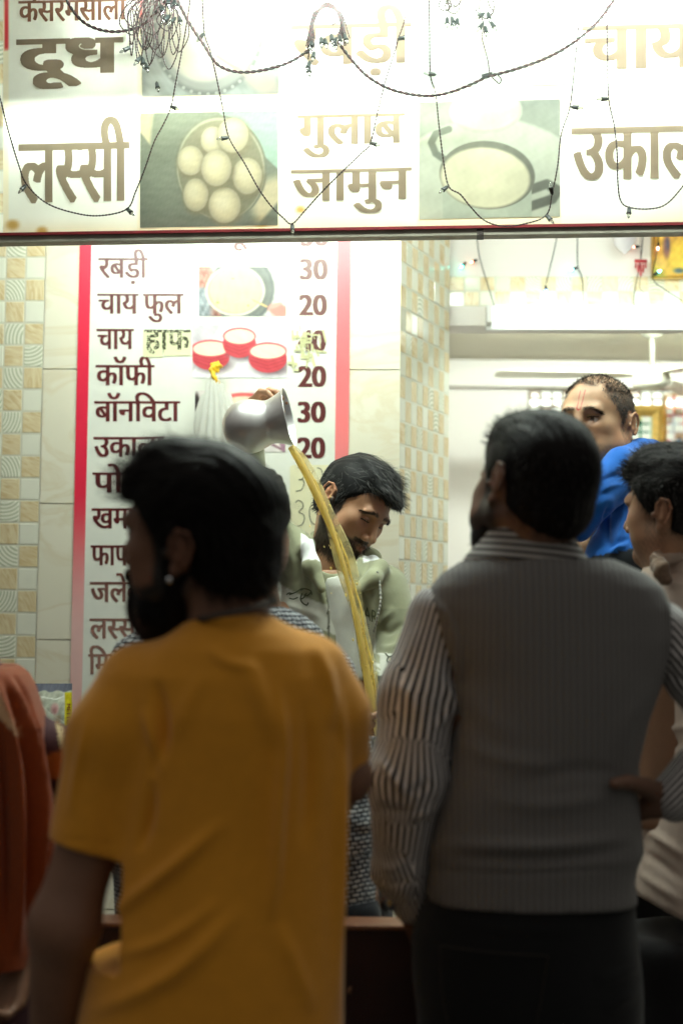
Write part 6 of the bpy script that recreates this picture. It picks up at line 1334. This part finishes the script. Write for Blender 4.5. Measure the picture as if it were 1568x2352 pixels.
def bundle(label, cx, y0, x0, x1, ylow, nloop, blbs, seed, arch=False):
    g = np.random.default_rng(seed); paths = []
    for i in range(nloop):
        a, c_ = cx+g.normal(0, (x1-x0)*.12), cx+g.normal(0, (x1-x0)*.16); yl = y0+(ylow-y0)*g.uniform(.45, 1.0); xm = g.uniform(x0, x1)
        if arch:
            sd = -1 if g.random() < .5 else 1; xo = cx+sd*(x1-x0)*g.uniform(.28, .46); th = g.uniform(0, 12)
            paths.append([(cx-(x1-x0)*.42+g.normal(0, 5), ylow*.55+g.normal(0, 14)), (cx-(x1-x0)*.40+th*.5, y0+50+g.normal(0, 8)), (cx-(x1-x0)*.18, y0+16+th*.7), (cx, y0+6+th), (cx+(x1-x0)*.2, y0+16+th*.8), (cx+(x1-x0)*.38-th*.3, y0+50+g.normal(0, 8)), (cx+(x1-x0)*.34+g.normal(0, 8), y0+86+g.normal(0, 10))])
        else:
            w = g.uniform(6, 22); paths.append([(a, y0), (xm-w*.4+g.normal(0, 4), y0+(yl-y0)*.35), (xm-w+g.normal(0, 5), y0+(yl-y0)*.75), (xm+g.normal(0, 4), yl), (xm+w, y0+(yl-y0)*.7), (xm+w*.3+g.normal(0, 5), y0+(yl-y0)*.3), (c_, y0)])
    return light_string('light_bundle', label, paths, blbs, 'gathered bundles of unlit bulbs', .0009, .013, .075)
bundle('large tangle of unlit bulb wires gathered at the upper left of the banner', 368, -30, 300, 420, 160, 20, [(328, 132, 2, 20, 1.1), (334, 144, 5, 17), (360, 188, 4, 20), (300, 108, -14, 9), (372, 10, 3, 20, 1.1), (392, 34, -10, 12, 1.15), (404, 40, -10, 12), (410, 36, 5, 14), (384, -6, 4, 20, 1.2), (398, -4, 6, 18, 1.3), (388, 6, 6, 18), (325, 130, -10, 14)], 5)
b5 = bundle('arched skein of unlit bulb wires hanging over the middle of the banner', 752, 0, 704, 798, 190, 26, [(722, 118, -3, 16), (737, 84, 1, 18, 1.1), (746, 88, 3, 17), (760, 78, 3, 16, 1.1), (772, 86, -4, 14), (780, 80, 1, 17), (790, 78, 5, 15), (716, 92, -3, 18), (712, 140, -4, 14, 1.1), (708, 150, 2, 18, 1.1), (768, 92, 2, 14)], 9, True)
bundle('small cluster of unlit bulbs dangling near the top, left of the pair', 1036, -30, 1020, 1052, 32, 5, [(1026, 40, 0, 18), (1036, 38, 4, 17), (1050, 42, -1, 18), (1040, 44, -2, 16)], 13)
light_string('light_bundle', 'small cluster of unlit bulbs tied to the cable by one thin wire', [[(1094, -30), (1092, 20), (1104, 36), (1110, 60), (1106, 84), (1112, 110), (1120, 140), (1124, 172)], [(1120, -30), (1134, 12), (1128, 34), (1112, 42), (1100, 20), (1108, -30)], [(1124, 172), (1136, 184), (1146, 192), (1150, 182), (1142, 172)], [(1116, -30), (1122, 10), (1132, 26), (1120, 40)]],
    [(1112, 30, -14, 10), (1120, 28, 2, 17), (1110, 52, -8, 12), (1114, 60, 1, 16), (1126, 50, 9, 16)], 'gathered bundles of unlit bulbs', .0009, .013, .075)

# ------------------------------------------------------------------ inside the back room
def lp(x, y, off=.03): return LINT.at(x, y, off)
def coloured(label, path, bulbs):
    t = thing('fairy_light', label, 'string lights', lp(*path[0]), 'coloured lit strings in the back room'); b = MB()
    twist(b, spline([lp(x, y) for x, y in path], 8), .0010, .018); b.obj('wire', None, t, True, [M_WG, M_WG])
    for x, y, dx, dy, c_, s_ in bulbs: p = lp(x, y); bulb(t, p, lp(x+dx, y+dy)-p, .9, glow('lit_bulb', c_, s_))
coloured('string with a glowing red and a green bulb beside the mosaic pillar', [(1092, 500), (1097, 570), (1104, 604), (1118, 650), (1134, 705), (1130, 742)], [(1096, 596, -14, 6, (1, .25, .12), 9), (1070, 602, -8, 8, (.1, 1, .75), 14)])
coloured('string with a single glowing blue bulb hanging down', [(1284, 500), (1275, 560), (1262, 615), (1253, 652)], [(1252, 655, 1, 12, (.1, .45, 1), 16)])
coloured('string with a glowing cyan bulb turned sideways', [(1325, 500), (1325, 560), (1326, 612), (1336, 640), (1340, 705)], [(1326, 614, -14, 5, (.1, .9, 1), 14)])
coloured('string with a pale red bulb near the balloon', [(1478, 500), (1474, 560), (1468, 610), (1458, 660), (1455, 700), (1466, 714)], [(1468, 566, -12, 1, (1, .35, .25), 6)])
coloured('string with a glowing green bulb under the golden picture', [(1512, 500), (1510, 555), (1505, 590), (1498, 640), (1530, 668), (1580, 700)], [(1500, 632, 12, -8, (.1, 1, .7), 14), (1511, 556, -1, 9, (1, .5, .4), 5)])
bl_ = thing('balloon', 'pale grey balloon on the white lintel', 'balloon', lp(1434, 550, .06)); f = Field(lp(1434, 548, .07)-.09, lp(1434, 548, .07)+.09, .006); f.ell(lp(1434, 546, .07), (.036, .036, .042), .0); f.cone(lp(1434, 571, .07), lp(1434, 580, .07), .012, .006, .012); V, F = f.mesh(); mesh_obj('skin', V, F, mat('balloon_rubber', lin(214, 206, 210), .3), bl_)
M_GOLD = mat('gilt_frame', (.62, .40, .11), .35, .6, noise=.2, nscale=60, bump=.4, bscale=150)
def framed(name, label, place, x0, x1, y0, y1, w, paint, fm, inner=None):
    t = thing(name, label, 'picture', place((x0+x1)/2, (y0+y1)/2, .01)); b = MB(); A = [place(x, y, 0) for x, y in ((x0, y1), (x1, y1), (x1, y0), (x0, y0))]
    px = (x1-x0); B_ = [place(x, y, 0) for x, y in ((x0+w, y1-w), (x1-w, y1-w), (x1-w, y0+w), (x0+w, y0+w))]
    n_ = place(x0, y0, 1)-place(x0, y0, 0); h = [0, .018, .022, .010]
    for i in range(4):
        j = (i+1) % 4; a, c_, d, e = A[i], A[j], B_[j], B_[i]; m1, m2 = a*.55+e*.45, c_*.55+d*.45
        b.quad(a, c_, c_+n_*.018, a+n_*.018); b.quad(a+n_*.018, c_+n_*.018, m2+n_*.026, m1+n_*.026); b.quad(m1+n_*.026, m2+n_*.026, d+n_*.012, e+n_*.012); b.quad(e+n_*.012, d+n_*.012, d+n_*.003, e+n_*.003)
    b.obj('frame', fm, t)
    picture('picture_sheet', x0+w*.9, x1-w*.9, y0+w*.9, y1-w*.9, 2.5, paint, lambda a, c_: place(a, c_, .006), M_PRINT, t); return t
def gold_pic(X, Y):
    return Paint(X, Y, (222, 166, 28)).noise(22, .09, 41).ell(1560, 590, 30, 34, (240, 196, 40), .4).ell(1530, 566, 8, 26, (120, 60, 50), .5).ell(1532, 560, 4, 14, (60, 40, 60), .5).ell(1558, 622, 12, 6, (60, 90, 90), .5).ell(1514, 606, 16, 12, (236, 180, 60), .5).noise(10, .3, 42).C
framed('framed_picture', 'golden yellow devotional picture high on the lintel at the right edge', lambda a, c_, o_: LINT.at(a, c_, o_+.004), 1494, 1640, 470, 640, 7, gold_pic, M_GOLD)
RW = Plane(YB, 0.0)
rwp = lambda a, c_, o_: RW.at(a, c_, o_+.004)
def green_pic(X, Y): return Paint(X, Y, (26, 110, 76)).noise(5, .05, 50).mix(1-sst(962, 968, Y), (240, 226, 120)).ell(1440, 1010, 26, 40, (140, 130, 110), .4).mix(sst(1486, 1490, X), (170, 200, 180)).C
framed('framed_picture', 'green picture in a wide gold and maroon frame on the rear wall', rwp, 1396, 1522, 930, 1120, 26, green_pic, M_GOLD)
def red_pic(X, Y): return Paint(X, Y, (206, 52, 62)).ell(1548, 932, 14, 16, (232, 150, 110), .5).ell(1552, 990, 20, 40, (190, 196, 200), .3).ell(1560, 1015, 18, 30, (216, 196, 190), .5).ell(1558, 1022, 6, 12, (60, 130, 180), .5).ell(1580, 960, 20, 20, (220, 70, 70), .5).noise(22, .14, 55).C
framed('framed_picture', 'red picture with pale figures in a thin gold frame at the right edge', rwp, 1524, 1660, 904, 1100, 6, red_pic, M_GOLD)
tp = thing('glass_tile_panel', 'band of shiny brown glass tiles, many whitened as tube light reflections, high on the rear wall', 'tile panel', rwp(1380, 1000, 0)); 
M_GT = mat('glass_tile_glint', lin(244, 244, 236), .08); M_GB = mat('glass_tile_brown', lin(160, 128, 100), .12); M_GJ = mat('tile_joint', lin(150, 140, 124), .7); g = np.random.default_rng(6)  # white tiles carry the tube light's reflection in their colour
b = MB(); x0, y0, dx, dy = 1214, 898, 25.5, 19
for i in range(14):
    for j in range(6):
        px, py = x0+i*dx, y0+j*dy; A = [rwp(px+1, py+dy-1, 0), rwp(px+dx-1, py+dy-1, 0), rwp(px+dx-1, py+1, 0), rwp(px+1, py+1, 0)]; nn = np.array([g.normal(0, .02), -.012, g.normal(0, .02)]); m_ = sum(A)/4
        B_ = [m_+(q-m_)*.8+np.array([0, -.010, 0]) for q in A]; mi = 1 if (i+j) % 3 == 0 and g.random() < .7 else 0
        b.add(A+B_, [[4, 5, 6, 7], [0, 1, 5, 4], [1, 2, 6, 5], [2, 3, 7, 6], [3, 0, 4, 7]], (1, 1, 1), mi)
A = [rwp(x0-2, y0+6*dy+2, -.002), rwp(x0+14*dx+2, y0+6*dy+2, -.002), rwp(x0+14*dx+2, y0-2, -.002), rwp(x0-2, y0-2, -.002)]; b.quad(*A, mi=2)
b.obj('glass_tiles', None, tp, False, [M_GT, M_GB, M_GJ])
fn = thing('ceiling_fan', 'cream ceiling fan hanging from the back room ceiling', 'fan', W(1497, 862, 4.95)); M_FAN = mat('cream_enamel', lin(246, 242, 224), .3); q = W(1497, 866, 4.95)
b = MB(); b.lathe(q, (0, 0, 1), [(-.045, 0), (-.045, .03), (-.035, .065), (-.012, .072), (.012, .066), (.030, .04), (.036, .014)], 32); b.obj('motor', M_FAN, fn, True)
b = MB(); b.tube([q+[0, 0, .03], [q[0], q[1], zl+.102]], .010, 12); b.lathe([q[0], q[1], zl+.065], (0, 0, 1), [(0, .012), (.01, .035), (.033, .045)], 20); b.obj('rod', mat('fan_rod', lin(130, 128, 116), .4), fn, True)
for k_ in range(3):
    a = rad(60+120*k_); d = np.array([math.cos(a), math.sin(a), 0]); w_ = np.array([-d[1], d[0], .05])
    V = [];
    for i, (r_, h_) in enumerate(((.06, .02), (.12, .045), (.30, .055), (.52, .058), (.55, .04))):
        for e in (-1, 1):
            for z_ in (0, .003): V.append(q+d*r_+w_*h_*e+np.array([0, 0, .004+z_]))
    F = []
    for i in range(4):
        o_ = i*4; F += [[o_+1, o_+3, o_+7, o_+5], [o_, o_+4, o_+6, o_+2], [o_, o_+1, o_+5, o_+4], [o_+2, o_+6, o_+7, o_+3]]
    F += [[0, 2, 3, 1], [16, 17, 19, 18]]; b = MB(); b.add(V, F); b.obj('blade', M_FAN, fn)
ts = thing('wall_tassel', 'small red toran tassel hanging on a wire beside the golden picture', 'tassel', lp(1470, 600)); b = MB()
b.box(lp(1456, 604), lp(1484, 604)-lp(1456, 604), (0, -.006, 0), (0, 0, .010)); 
for i in range(5): b.lathe(lp(1459+i*5.6, 605), (0, 0, -1), [(0, .0022), (.012+.012*(2-abs(i-2)), .0035), (.018+.014*(2-abs(i-2)), 0)], 8)
b.obj('fringe', mat('red_felt', (.45, .04, .05), .9, noise=.2, nscale=80), ts, True); b = MB(); b.tube([lp(1470, 604), lp(1470, 500)], .0008, 5); b.tube(spline([lp(1470, 632), lp(1468, 660), lp(1478, 672)], 5), .0008, 5); b.obj('cord', M_WG, ts)

bpy.data.objects.remove(_to)
